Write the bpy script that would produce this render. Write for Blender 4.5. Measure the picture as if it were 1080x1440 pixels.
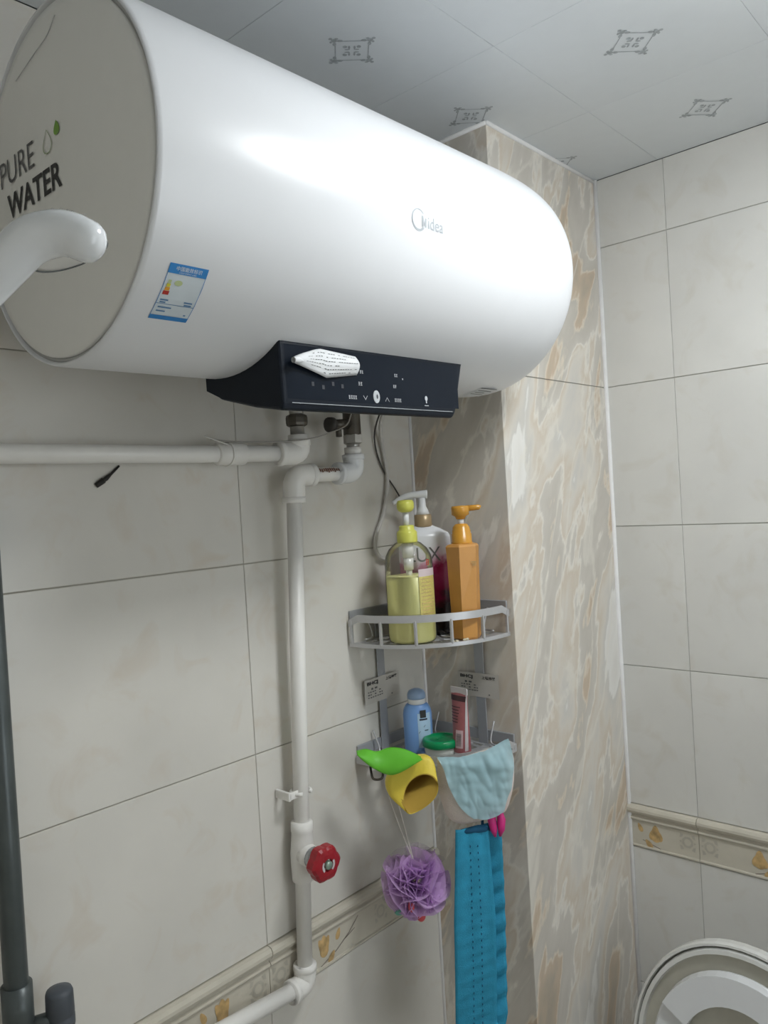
import bpy, bmesh, math, random
from mathutils import Vector, Matrix, noise

for o in list(bpy.data.objects): bpy.data.objects.remove(o)
SC = bpy.context.scene
COL = SC.collection
random.seed(7)
H = 1.60                      # camera height above the floor
ZCEIL = H + 0.667
XCOR, YPIL, XD = 1.203, 0.782, 1.617      # corner with pillar, pillar front, right wall
XMIN, YMIN = -0.25, -0.90

# ---------------------------------------------------------------- camera
cam = bpy.data.cameras.new('camera')
camo = bpy.data.objects.new('camera', cam); COL.objects.link(camo)
yaw, pit, rol = math.radians(48.0006), math.radians(-0.8699), math.radians(-3.4189)
cf = Vector((math.sin(yaw)*math.cos(pit), math.cos(yaw)*math.cos(pit), math.sin(pit)))
cr = Vector((math.cos(yaw), -math.sin(yaw), 0)); cu = cr.cross(cf)
cr2 = cr*math.cos(rol) + cu*math.sin(rol); cu2 = cr2.cross(cf)
camo.matrix_world = Matrix(((cr2.x, cu2.x, -cf.x, 0), (cr2.y, cu2.y, -cf.y, 0), (cr2.z, cu2.z, -cf.z, H), (0, 0, 0, 1)))
cam.sensor_fit = 'HORIZONTAL'; cam.sensor_width = 36.0; cam.lens = 36.0*1104.53/1080
cam.clip_start = 0.01
SC.camera = camo

# ---------------------------------------------------------------- world, exposure
w = bpy.data.worlds.new('world'); SC.world = w; w.use_nodes = True
w.node_tree.nodes['Background'].inputs[0].default_value = (0.7, 0.75, 0.8, 1)
w.node_tree.nodes['Background'].inputs[1].default_value = 0.3
SC.view_settings.view_transform = 'Standard'; SC.view_settings.look = 'None'
SC.view_settings.gamma = 1.0; SC.view_settings.use_curve_mapping = False
SC.view_settings.exposure = 0.22
LAMP_POS = (0.95, 0.12); LAMP_R = 0.12; LAMP_POWER = 36.0; FILL_POWER = 2.2

# ---------------------------------------------------------------- materials
MATS = {}
def node_mat(name):
    m = bpy.data.materials.new(name); m.use_nodes = True
    MATS[name] = m
    return m, m.node_tree.nodes, m.node_tree.links, m.node_tree.nodes['Principled BSDF']
def mat(name, col, rough=0.4, metal=0.0, bump=0.0, bscale=200.0, var=0.04, vscale=30.0, spec=0.5, coat=0.0, sheen=0.0):
    m, N, L, P = node_mat(name)
    tc = N.new('ShaderNodeTexCoord')
    nz = N.new('ShaderNodeTexNoise'); nz.inputs['Scale'].default_value = vscale; nz.inputs['Detail'].default_value = 4
    L.new(tc.outputs['Object'], nz.inputs['Vector'])
    rp = N.new('ShaderNodeValToRGB')
    rp.color_ramp.elements[0].position = 0.3; rp.color_ramp.elements[1].position = 0.7
    rp.color_ramp.elements[0].color = tuple(max(0, c*(1-var)) for c in col) + (1,)
    rp.color_ramp.elements[1].color = tuple(min(1, c*(1+var)) for c in col) + (1,)
    L.new(nz.outputs['Fac'], rp.inputs['Fac']); L.new(rp.outputs['Color'], P.inputs['Base Color'])
    P.inputs['Roughness'].default_value = rough; P.inputs['Metallic'].default_value = metal
    P.inputs['Specular IOR Level'].default_value = spec
    P.inputs['Coat Weight'].default_value = coat
    if sheen: P.inputs['Sheen Weight'].default_value = sheen
    if bump:
        n2 = N.new('ShaderNodeTexNoise'); n2.inputs['Scale'].default_value = bscale; n2.inputs['Detail'].default_value = 3
        L.new(tc.outputs['Object'], n2.inputs['Vector'])
        b = N.new('ShaderNodeBump'); b.inputs['Strength'].default_value = bump; b.inputs['Distance'].default_value = 0.002
        L.new(n2.outputs['Fac'], b.inputs['Height']); L.new(b.outputs['Normal'], P.inputs['Normal'])
    return m

def tile_mat(name, base, spot, rough=0.22):
    m, N, L, P = node_mat(name)
    tc = N.new('ShaderNodeTexCoord'); oi = N.new('ShaderNodeObjectInfo')
    mul = N.new('ShaderNodeVectorMath'); mul.operation = 'MULTIPLY_ADD'
    cmb = N.new('ShaderNodeCombineXYZ')
    for i in range(3): L.new(oi.outputs['Random'], cmb.inputs[i])
    mul.inputs[1].default_value = (37.0, 19.0, 53.0)
    L.new(cmb.outputs[0], mul.inputs[0]); L.new(tc.outputs['Object'], mul.inputs[2])
    n1 = N.new('ShaderNodeTexNoise'); n1.inputs['Scale'].default_value = 6; n1.inputs['Detail'].default_value = 5
    n2 = N.new('ShaderNodeTexNoise'); n2.inputs['Scale'].default_value = 13; n2.inputs['Detail'].default_value = 5; n2.inputs['Distortion'].default_value = 1.2
    for n in (n1, n2): L.new(mul.outputs[0], n.inputs['Vector'])
    r1 = N.new('ShaderNodeValToRGB')
    r1.color_ramp.elements[0].position = 0.3; r1.color_ramp.elements[1].position = 0.72
    r1.color_ramp.elements[0].color = tuple(c*0.95 for c in base) + (1,)
    r1.color_ramp.elements[1].color = tuple(min(1, c*1.05) for c in base) + (1,)
    r2 = N.new('ShaderNodeValToRGB')
    r2.color_ramp.elements[0].position = 0.54; r2.color_ramp.elements[1].position = 0.80
    r2.color_ramp.elements[0].color = (0, 0, 0, 1); r2.color_ramp.elements[1].color = (0.55, 0.55, 0.55, 1)
    L.new(n1.outputs['Fac'], r1.inputs['Fac']); L.new(n2.outputs['Fac'], r2.inputs['Fac'])
    mx = N.new('ShaderNodeMix'); mx.data_type = 'RGBA'
    L.new(r2.outputs['Color'], mx.inputs['Factor']); L.new(r1.outputs['Color'], mx.inputs['A'])
    mx.inputs['B'].default_value = spot + (1,)
    L.new(mx.outputs['Result'], P.inputs['Base Color'])
    P.inputs['Roughness'].default_value = rough; P.inputs['Specular IOR Level'].default_value = 0.4
    return m

def marble_mat(name):
    m, N, L, P = node_mat(name)
    tc = N.new('ShaderNodeTexCoord')
    geo = N.new('ShaderNodeNewGeometry')
    # fold (x - y, z) so the veins run on round the pillar's edge, slanting up to the right
    sep = N.new('ShaderNodeSeparateXYZ'); L.new(geo.outputs['Position'], sep.inputs[0])
    sub = N.new('ShaderNodeMath'); sub.operation = 'SUBTRACT'
    L.new(sep.outputs['X'], sub.inputs[0]); L.new(sep.outputs['Y'], sub.inputs[1])
    cmb = N.new('ShaderNodeCombineXYZ'); L.new(sub.outputs[0], cmb.inputs[0]); L.new(sep.outputs['Z'], cmb.inputs[1])
    rot = N.new('ShaderNodeVectorRotate'); rot.rotation_type = 'Z_AXIS'; rot.inputs['Angle'].default_value = math.radians(24)
    L.new(cmb.outputs[0], rot.inputs['Vector'])
    mp = N.new('ShaderNodeMapping'); mp.inputs['Scale'].default_value = (2.6, 0.85, 1.0)
    L.new(rot.outputs[0], mp.inputs['Vector'])
    n1 = N.new('ShaderNodeTexNoise'); n1.inputs['Scale'].default_value = 2.5; n1.inputs['Detail'].default_value = 8; n1.inputs['Roughness'].default_value = 0.52; n1.inputs['Distortion'].default_value = 0.25
    L.new(mp.outputs[0], n1.inputs['Vector'])
    r1 = N.new('ShaderNodeValToRGB'); e = r1.color_ramp.elements
    e[0].position = 0.33; e[0].color = (0.47, 0.41, 0.33, 1)
    e[1].position = 0.72; e[1].color = (0.74, 0.71, 0.66, 1)
    for pos, c in ((0.395, (0.60, 0.48, 0.36)), (0.41, (0.74, 0.66, 0.55)), (0.425, (0.57, 0.53, 0.47)), (0.485, (0.63, 0.59, 0.53)), (0.497, (0.80, 0.76, 0.69)),
                   (0.515, (0.66, 0.58, 0.48)), (0.56, (0.71, 0.665, 0.595)), (0.61, (0.64, 0.615, 0.57)), (0.625, (0.82, 0.80, 0.76))):
        k = e.new(pos); k.color = c + (1,)
    L.new(n1.outputs['Fac'], r1.inputs['Fac'])
    # thin pale veins: contour lines of a second stretched noise
    n2 = N.new('ShaderNodeTexNoise'); n2.inputs['Scale'].default_value = 2.2; n2.inputs['Detail'].default_value = 7; n2.inputs['Distortion'].default_value = 0.5
    L.new(mp.outputs[0], n2.inputs['Vector'])
    r2 = N.new('ShaderNodeValToRGB'); e = r2.color_ramp.elements
    e[0].position = 0.485; e[0].color = (0, 0, 0, 1); e[1].position = 0.52; e[1].color = (0, 0, 0, 1)
    k = e.new(0.505); k.color = (0.6, 0.6, 0.6, 1)
    L.new(n2.outputs['Fac'], r2.inputs['Fac'])
    mx = N.new('ShaderNodeMix'); mx.data_type = 'RGBA'
    L.new(r2.outputs['Color'], mx.inputs['Factor']); L.new(r1.outputs['Color'], mx.inputs['A'])
    mx.inputs['B'].default_value = (0.80, 0.76, 0.68, 1)
    L.new(mx.outputs['Result'], P.inputs['Base Color'])
    P.inputs['Roughness'].default_value = 0.2; P.inputs['Specular IOR Level'].default_value = 0.4
    return m

def sheet_mat(name, col, alpha, rough=0.6, transl=0.3, scale=900):
    """thin netting / film: part see-through, part translucent"""
    m, N, L, P = node_mat(name)
    tc = N.new('ShaderNodeTexCoord')
    nz = N.new('ShaderNodeTexNoise'); nz.inputs['Scale'].default_value = 60; L.new(tc.outputs['Object'], nz.inputs['Vector'])
    rp = N.new('ShaderNodeValToRGB')
    rp.color_ramp.elements[0].color = tuple(c*0.85 for c in col) + (1,); rp.color_ramp.elements[1].color = tuple(min(1, c*1.1) for c in col) + (1,)
    L.new(nz.outputs['Fac'], rp.inputs['Fac']); L.new(rp.outputs['Color'], P.inputs['Base Color'])
    P.inputs['Roughness'].default_value = rough
    out = N['Material Output']
    tl = N.new('ShaderNodeBsdfTranslucent'); L.new(rp.outputs['Color'], tl.inputs['Color'])
    m1 = N.new('ShaderNodeMixShader'); m1.inputs[0].default_value = transl
    L.new(P.outputs[0], m1.inputs[1]); L.new(tl.outputs[0], m1.inputs[2])
    tr = N.new('ShaderNodeBsdfTransparent'); m2 = N.new('ShaderNodeMixShader'); m2.inputs[0].default_value = alpha
    L.new(tr.outputs[0], m2.inputs[1]); L.new(m1.outputs[0], m2.inputs[2]); L.new(m2.outputs[0], out.inputs[0])
    return m

def clear_mat(name, tint=(0.97, 0.98, 0.95), frost=0.0):
    m, N, L, P = node_mat(name)
    out = N['Material Output']
    tr = N.new('ShaderNodeBsdfTransparent'); tr.inputs[0].default_value = tint + (1,)
    gl = N.new('ShaderNodeBsdfGlossy'); gl.inputs['Roughness'].default_value = 0.08
    fr = N.new('ShaderNodeFresnel'); fr.inputs['IOR'].default_value = 1.25
    m1 = N.new('ShaderNodeMixShader'); L.new(fr.outputs[0], m1.inputs[0])
    L.new(tr.outputs[0], m1.inputs[1]); L.new(gl.outputs[0], m1.inputs[2])
    m2 = N.new('ShaderNodeMixShader'); m2.inputs[0].default_value = frost
    P.inputs['Base Color'].default_value = (0.8, 0.8, 0.76, 1); P.inputs['Roughness'].default_value = 0.3
    L.new(m1.outputs[0], m2.inputs[1]); L.new(P.outputs[0], m2.inputs[2]); L.new(m2.outputs[0], out.inputs[0])
    return m

tile_mat('cream_tile', (0.70, 0.675, 0.62), (0.62, 0.53, 0.42))
tile_mat('pale_tile', (0.70, 0.69, 0.655), (0.60, 0.56, 0.48))
marble_mat('marble')
mat('grout', (0.45, 0.42, 0.36), 0.9)
mat('grout_light', (0.50, 0.49, 0.46), 0.9)
mat('caulk', (0.86, 0.85, 0.84), 0.5)
mat('border_glaze', (0.60, 0.56, 0.47), 0.18)
mat('print_gold', (0.56, 0.38, 0.17), 0.3, var=0.35, vscale=60)
mat('print_grey', (0.46, 0.43, 0.36), 0.3, var=0.1)
mat('print_stem', (0.22, 0.18, 0.15), 0.4)
mat('ceiling_panel', (0.74, 0.775, 0.80), 0.38, var=0.01)
mat('ceiling_back', (0.20, 0.22, 0.23), 0.8)
mat('ceiling_print', (0.40, 0.43, 0.45), 0.45, var=0.2, vscale=150)
mat('floor_tile', (0.66, 0.63, 0.58), 0.4)
mat('heater_white', (0.80, 0.81, 0.83), 0.30, var=0.005)
mat('heater_cap', (0.90, 0.89, 0.85), 0.42, var=0.01)
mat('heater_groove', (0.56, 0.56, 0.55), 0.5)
mat('panel_black', (0.010, 0.014, 0.022), 0.40, var=0.05, spec=0.2)
mat('panel_glass', (0.007, 0.011, 0.019), 0.30, var=0.05, spec=0.15)
mat('panel_highlight', (0.42, 0.45, 0.48), 0.25, metal=0.6)
mat('print_pale', (0.50, 0.52, 0.54), 0.5)
mat('print_faint', (0.05, 0.055, 0.065), 0.5)
mat('print_black', (0.03, 0.03, 0.03), 0.5)
mat('print_dark', (0.12, 0.12, 0.12), 0.5)
mat('logo_grey', (0.48, 0.51, 0.54), 0.35)
mat('leaf_green', (0.20, 0.42, 0.04), 0.4)
mat('leaf_outline', (0.36, 0.42, 0.24), 0.4)
mat('paper', (0.74, 0.75, 0.76), 0.6)
mat('label_blue', (0.03, 0.22, 0.55), 0.4)
mat('label_light', (0.62, 0.68, 0.72), 0.4)
mat('label_line', (0.10, 0.22, 0.40), 0.5)
mat('label_red', (0.45, 0.03, 0.02), 0.5); mat('label_orange', (0.75, 0.35, 0.03), 0.5)
mat('label_yellow', (0.70, 0.62, 0.05), 0.5); mat('label_green', (0.50, 0.58, 0.30), 0.5)
mat('pipe_white', (0.86, 0.84, 0.80), 0.35, var=0.02)
mat('pipe_red_print', (0.20, 0.10, 0.07), 0.5)
mat('steel', (0.42, 0.41, 0.39), 0.35, metal=0.9, var=0.1)
mat('dark_brass', (0.10, 0.09, 0.075), 0.4, metal=0.7, var=0.2)
mat('valve_red', (0.33, 0.008, 0.018), 0.3, var=0.08)
mat('chrome', (0.42, 0.43, 0.45), 0.18, metal=1.0)
mat('bolt_green', (0.30, 0.40, 0.33), 0.4, metal=0.6)
mat('cable_white', (0.58, 0.56, 0.53), 0.5)
mat('cable_black', (0.05, 0.045, 0.04), 0.5)
mat('wire_grey', (0.35, 0.33, 0.30), 0.5)
mat('gunmetal', (0.075, 0.088, 0.088), 0.35, metal=0.3, var=0.15, vscale=20)
mat('knob_grey', (0.07, 0.08, 0.095), 0.5, var=0.1)
mat('aluminium', (0.56, 0.56, 0.57), 0.38, metal=0.5, var=0.03)
mat('aluminium_dull', (0.40, 0.41, 0.43), 0.45, metal=0.3, var=0.03)
mat('tag_film', (0.58, 0.55, 0.50), 0.3)
mat('plastic_white', (0.78, 0.79, 0.80), 0.25, var=0.01)
mat('shower_white', (0.80, 0.82, 0.84), 0.15, var=0.01, coat=0.5)
mat('seam_grey', (0.12, 0.13, 0.13), 0.4)
mat('spray_face', (0.72, 0.71, 0.68), 0.4)
mat('liquid_yellow', (0.98, 0.95, 0.40), 0.35, var=0.03)
mat('pump_yellow', (0.66, 0.66, 0.12), 0.35)
mat('label_mustard', (0.62, 0.53, 0.16), 0.5, var=0.15, vscale=400)
mat('label_pinkish', (0.66, 0.55, 0.56), 0.5)
mat('pump_clear', (0.74, 0.74, 0.70), 0.2)
mat('gold_collar', (0.42, 0.31, 0.18), 0.35, metal=0.3)
mat('amber', (0.62, 0.30, 0.075), 0.35, var=0.04)
mat('amber_pump', (0.62, 0.30, 0.04), 0.25)
mat('blue_plastic', (0.20, 0.38, 0.74), 0.3, var=0.03)
mat('blue_cap', (0.30, 0.42, 0.62), 0.3)
mat('label_sky', (0.45, 0.62, 0.80), 0.4, var=0.08)
mat('lid_green', (0.0, 0.27, 0.09), 0.3)
mat('jar_white', (0.66, 0.68, 0.64), 0.3)
mat('tube_pink', (0.36, 0.11, 0.12), 0.35, var=0.15, vscale=60)
mat('tube_pale', (0.60, 0.56, 0.57), 0.35)
mat('tube_band', (0.06, 0.02, 0.025), 0.4)
mat('barcode_pink', (0.66, 0.47, 0.50), 0.5)
mat('glove_yellow', (0.80, 0.62, 0.07), 0.5, bump=0.2, bscale=500)
mat('glove_shaded', (0.52, 0.33, 0.05), 0.8)
mat('cloth_green', (0.13, 0.52, 0.03), 0.5)
mat('mitt_peach', (0.76, 0.67, 0.61), 0.9, bump=0.8, bscale=900)
sheet_mat('cloth_blue', (0.50, 0.76, 0.84), 0.84, 0.55, 0.35)
sheet_mat('net_lilac', (0.80, 0.56, 0.88), 0.80, 0.6, 0.35)
sheet_mat('net_pale', (0.66, 0.56, 0.66), 0.20, 0.6, 0.4)
mat('bead_red', (0.65, 0.09, 0.10), 0.4); mat('bead_green', (0.12, 0.36, 0.27), 0.4)
mat('cord_white', (0.62, 0.58, 0.54), 0.7)
mat('strap_blue', (0.020, 0.29, 0.47), 0.75, bump=0.5, bscale=700, var=0.1, vscale=60)
mat('strap_stitch', (0.006, 0.09, 0.19), 0.8)
mat('pink_rubber', (0.60, 0.02, 0.20), 0.4)
mat('ceramic', (0.78, 0.79, 0.80), 0.12, coat=0.3, var=0.01)
mat('lid_cream', (0.74, 0.74, 0.71), 0.25, var=0.01)
mat('lid_groove', (0.16, 0.16, 0.14), 0.6)
mat('lid_inner', (0.55, 0.53, 0.45), 0.35)
mat('ink_navy', (0.015, 0.02, 0.05), 0.5)
clear_mat('clear_plastic', tint=(0.99, 0.99, 0.98), frost=0.05)
mat('peg_black', (0.015, 0.013, 0.012), 0.5)
mat('soap_crumb', (0.66, 0.60, 0.45), 0.7)

def lux_mat():
    m, N, L, P = node_mat('lux_print')
    tc = N.new('ShaderNodeTexCoord'); sep = N.new('ShaderNodeSeparateXYZ'); L.new(tc.outputs['Object'], sep.inputs[0])
    nz = N.new('ShaderNodeTexNoise'); nz.inputs['Scale'].default_value = 32; nz.inputs['Detail'].default_value = 5
    L.new(tc.outputs['Object'], nz.inputs['Vector'])
    ma = N.new('ShaderNodeMath'); ma.operation = 'MULTIPLY_ADD'; ma.inputs[1].default_value = 0.075
    L.new(nz.outputs['Fac'], ma.inputs[0])
    tilt = N.new('ShaderNodeMath'); tilt.operation = 'MULTIPLY_ADD'; tilt.inputs[1].default_value = -0.35
    L.new(sep.outputs['X'], tilt.inputs[0]); L.new(sep.outputs['Z'], tilt.inputs[2])
    L.new(tilt.outputs[0], ma.inputs[2])
    mr = N.new('ShaderNodeMapRange'); mr.inputs['From Min'].default_value = 0.05; mr.inputs['From Max'].default_value = 0.22
    L.new(ma.outputs[0], mr.inputs['Value'])
    r = N.new('ShaderNodeValToRGB'); e = r.color_ramp.elements
    e[0].position = 0.22; e[0].color = (0.008, 0.006, 0.008, 1); e[1].position = 0.90; e[1].color = (0.74, 0.75, 0.78, 1)
    for p, c in ((0.32, (0.06, 0.004, 0.02)), (0.42, (0.26, 0.006, 0.07)), (0.60, (0.38, 0.03, 0.13)), (0.70, (0.30, 0.01, 0.08)), (0.76, (0.52, 0.22, 0.33)), (0.82, (0.68, 0.58, 0.65))):
        k = e.new(p); k.color = c + (1,)
    L.new(mr.outputs[0], r.inputs['Fac']); L.new(r.outputs['Color'], P.inputs['Base Color'])
    P.inputs['Roughness'].default_value = 0.25
lux_mat()
def emis(name, col, s):
    m, N, L, P = node_mat(name)
    P.inputs['Emission Color'].default_value = col + (1,); P.inputs['Emission Strength'].default_value = s
    P.inputs['Base Color'].default_value = (0.8, 0.8, 0.8, 1)
emis('lamp_glow', (0.95, 0.985, 1.0), LAMP_POWER)
emis('fill_glow', (0.86, 0.94, 1.0), FILL_POWER)  # glow of the added window behind the camera, soft fill

# ---------------------------------------------------------------- builders
def root_loc(o):
    while o.parent: o = o.parent
    return Vector(o.location)
def thing(name, label, cat, loc, group=None):
    o = bpy.data.objects.new(name, None); COL.objects.link(o); o.location = loc
    o.empty_display_size = 0.05
    o['label'] = label; o['category'] = cat
    if group: o['group'] = group
    return o
def tag(o, label, cat, group=None):
    o['label'] = label; o['category'] = cat
    if group: o['group'] = group
    return o
def obj(name, vf, m, parent=None, smooth=False, loc=None, label=None):
    """vf = (verts in world coordinates, faces); one mesh object"""
    V, Fc = vf
    base = root_loc(parent) if parent else Vector(loc or (0, 0, 0))
    me = bpy.data.meshes.new(name)
    me.from_pydata([tuple(Vector(v)-base) for v in V], [], Fc)
    me.validate(); 
    bm = bmesh.new(); bm.from_mesh(me); bmesh.ops.recalc_face_normals(bm, faces=bm.faces); bm.to_mesh(me); bm.free()
    if smooth: me.shade_smooth()
    if isinstance(m, str): m = MATS[m]
    me.materials.append(m)
    o = bpy.data.objects.new(name, me); COL.objects.link(o)
    if parent: o.parent = parent
    else: o.location = base
    if label: o['label'] = label
    return o
def struct(o): o['kind'] = 'structure'; return o
def merge(*parts):
    V, Fc = [], []
    for v, f in parts:
        k = len(V); V += [Vector(p) for p in v]; Fc += [tuple(i+k for i in q) for q in f]
    return V, Fc
def box(x0, x1, y0, y1, z0, z1, bev=0.0, seg=2):
    bm = bmesh.new(); bmesh.ops.create_cube(bm, size=1)
    for v in bm.verts:
        v.co = Vector(((x0+x1)/2+v.co.x*(x1-x0), (y0+y1)/2+v.co.y*(y1-y0), (z0+z1)/2+v.co.z*(z1-z0)))
    if bev: bmesh.ops.bevel(bm, geom=bm.edges[:], offset=bev, segments=seg, profile=0.5, affect='EDGES')
    return from_bm(bm)
def from_bm(bm):
    bm.verts.index_update()
    r = [v.co.copy() for v in bm.verts], [tuple(v.index for v in f.verts) for f in bm.faces]
    bm.free(); return r
def frames(pts):
    pts = [Vector(p) for p in pts]; n = len(pts); out = []
    t0 = (pts[1]-pts[0]).normalized()
    a = Vector((0, 0, 1)) if abs(t0.z) < 0.9 else Vector((1, 0, 0))
    nrm = (a - t0*a.dot(t0)).normalized()
    for i in range(n):
        t = (pts[min(i+1, n-1)]-pts[max(i-1, 0)]).normalized()
        nrm = (nrm - t*nrm.dot(t)).normalized(); out.append((pts[i], t, nrm, t.cross(nrm)))
    return out
def tube(pts, rad, seg=14, cap=True):
    fr = frames(pts); n = len(fr)
    if not hasattr(rad, '__len__'): rad = [rad]*n
    V, Fc = [], []
    for (p, t, a, b), rr in zip(fr, rad):
        for k in range(seg):
            an = 2*math.pi*k/seg; V.append(p + a*(rr*math.cos(an)) + b*(rr*math.sin(an)))
    for i in range(n-1):
        for k in range(seg):
            k2 = (k+1) % seg; Fc.append((i*seg+k, i*seg+k2, (i+1)*seg+k2, (i+1)*seg+k))
    if cap: Fc.append(tuple(range(seg-1, -1, -1))); Fc.append(tuple((n-1)*seg+k for k in range(seg)))
    return V, Fc
def spline(pts, n=8):
    P = [Vector(p) for p in pts]; P = [2*P[0]-P[1]] + P + [2*P[-1]-P[-2]]; out = []
    for i in range(1, len(P)-2):
        for k in range(n):
            t = k/n; a, b, c, d = P[i-1], P[i], P[i+1], P[i+2]
            out.append(0.5*((2*b)+(c-a)*t+(2*a-5*b+4*c-d)*t*t+(3*b-a-3*c+d)*t**3))
    out.append(P[-2]); return out
def lathe(prof, base, axis=(0, 0, 1), seg=32, sx=1.0, sy=1.0, xdir=None):
    """prof = [(radius, height)] about axis through base; closes with fans where radius > 0"""
    ax = Vector(axis).normalized(); base = Vector(base)
    a = Vector(xdir) if xdir is not None else (Vector((0, 0, 1)) if abs(ax.z) < 0.9 else Vector((1, 0, 0)))
    a = (a-ax*a.dot(ax)).normalized(); b = ax.cross(a)
    V, Fc = [], []; n = len(prof)
    for r, h in prof:
        for k in range(seg):
            an = 2*math.pi*k/seg; V.append(base+ax*h+a*(r*sx*math.cos(an))+b*(r*sy*math.sin(an)))
    for i in range(n-1):
        for k in range(seg):
            k2 = (k+1) % seg; Fc.append((i*seg+k, i*seg+k2, (i+1)*seg+k2, (i+1)*seg+k))
    Fc.append(tuple(range(seg-1, -1, -1))); Fc.append(tuple((n-1)*seg+k for k in range(seg)))
    return V, Fc
def prism(poly, mapf, d0, d1):
    """poly [(u,v)], mapf(u,v,d) -> point"""
    n = len(poly)
    V = [mapf(u, v, d0) for u, v in poly] + [mapf(u, v, d1) for u, v in poly]
    Fc = [tuple(range(n-1, -1, -1)), tuple(range(n, 2*n))]
    for i in range(n): j = (i+1) % n; Fc.append((i, j, n+j, n+i))
    return V, Fc
def grid(nu, nv, fn, closeu=False):
    V = [fn(i/nu, j/nv) for i in range(nu if closeu else nu+1) for j in range(nv+1)]
    Fc = []; m = nu if closeu else nu+1
    for i in range(nu):
        i2 = (i+1) % m
        for j in range(nv): Fc.append((i*(nv+1)+j, i2*(nv+1)+j, i2*(nv+1)+j+1, i*(nv+1)+j+1))
    return V, Fc
def solid(o, t, off=0.0):
    md = o.modifiers.new('thickness', 'SOLIDIFY'); md.thickness = t; md.offset = off; return o
def subsurf(o, n=1):
    md = o.modifiers.new('smooth', 'SUBSURF'); md.levels = n; md.render_levels = n; return o
def text_vf(s, mapf, bounds, offset=0.0):
    """flat lettering fitted to bounds (u0,v0,u1,v1), mapf(u,v) -> point"""
    c = bpy.data.curves.new('t', 'FONT'); c.body = s; c.size = 1; c.offset = offset; c.resolution_u = 4
    o = bpy.data.objects.new('t', c); COL.objects.link(o)
    dg = bpy.context.evaluated_depsgraph_get(); dg.update()
    me = bpy.data.meshes.new_from_object(o.evaluated_get(dg))
    vs = [(v.co.x, v.co.y) for v in me.vertices]; fs = [tuple(p.vertices) for p in me.polygons]
    bpy.data.objects.remove(o); bpy.data.curves.remove(c); bpy.data.meshes.remove(me)
    if not vs: return [], []
    x0 = min(v[0] for v in vs); x1 = max(v[0] for v in vs); y0 = min(v[1] for v in vs); y1 = max(v[1] for v in vs)
    u0, v0, u1, v1 = bounds
    return [mapf(u0+(x-x0)/(x1-x0)*(u1-u0), v0+(y-y0)/(y1-y0)*(v1-v0)) for x, y in vs], fs
def quad_grid(u0, u1, v0, v1, mapf, nu=1, nv=1):
    return grid(nu, nv, lambda a, b: mapf(u0+(u1-u0)*a, v0+(v1-v0)*b))
def print_lines(rows, mapf, h, seed=1, fill=0.8):
    """illegible small print: rows of short broken dashes; rows = [(u0,u1,v)]"""
    rnd = random.Random(seed); parts = []
    for u0, u1, v in rows:
        s = 1 if u1 > u0 else -1; u = u0; step = h*1.15
        while (u1-u)*s > step*0.5:
            wd = step*rnd.uniform(0.55, 0.85)
            if rnd.random() < fill: parts.append(quad_grid(u, u+s*wd, v-h/2*rnd.uniform(.6, 1), v+h/2*rnd.uniform(.6, 1), mapf))
            u += s*step
    return merge(*parts)
def poly_face(pts, mapf): return [mapf(u, v) for u, v in pts], [tuple(range(len(pts)))]
def ellipsoid(c, rx, ry, rz, su=12, sv=8):
    c = Vector(c)
    return lathe([(max(1e-4, math.sin(math.pi*i/sv)), -math.cos(math.pi*i/sv)) for i in range(sv+1)], (0, 0, 0), seg=su)[0] and \
        ([c+Vector((v.x*rx, v.y*ry, v.z*rz)) for v in lathe([(max(1e-4, math.sin(math.pi*i/sv)), -math.cos(math.pi*i/sv)) for i in range(sv+1)], (0, 0, 0), seg=su)[0]],
         lathe([(max(1e-4, math.sin(math.pi*i/sv)), -math.cos(math.pi*i/sv)) for i in range(sv+1)], (0, 0, 0), seg=su)[1])

# ================================================================ setting
TH = 0.008; GAP = 0.0009
ZJ = [0.667, 0.520, 0.2165, -0.088, -0.392, -0.698, -0.793, -1.096, -1.40, -H]     # tile courses, measured from eye height
TW = 0.455
TILE_MESH = {}
def tile_mesh(wd, ht, m, key):
    k = (round(wd, 4), round(ht, 4), m, key)
    if k in TILE_MESH: return TILE_MESH[k]
    c = 0.0007; a, b = wd/2-GAP*.45, ht/2-GAP*.9
    V = []
    for (d, i) in ((TH, 0), (c, 0), (0, c)):
        V += [(-a+i, d, -b+i), (a-i, d, -b+i), (a-i, d, b-i), (-a+i, d, b-i)]
    Fc = [(8, 9, 10, 11), (3, 2, 1, 0)]
    for l in (0, 4):
        for q in range(4): n = (q+1) % 4; Fc.append((l+q, l+n, l+4+n, l+4+q))
    me = bpy.data.meshes.new(key); me.from_pydata(V, [], Fc); me.materials.append(MATS[m])
    TILE_MESH[k] = me; return me
def put_tile(parent, key, side, u0, u1, z0, z1, plane, m):
    """side 'A': wall at y = plane facing -y, u = x;  side 'D': wall at x = plane facing -x, u = y"""
    me = tile_mesh(u1-u0, z1-z0, m, key)
    o = bpy.data.objects.new(key, me); COL.objects.link(o); o.parent = parent
    if side == 'A': o.location = ((u0+u1)/2, plane, (z0+z1)/2)
    else: o.location = (plane, (u0+u1)/2, (z0+z1)/2); o.rotation_euler = (0, 0, -math.pi/2)
    return o

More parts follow.
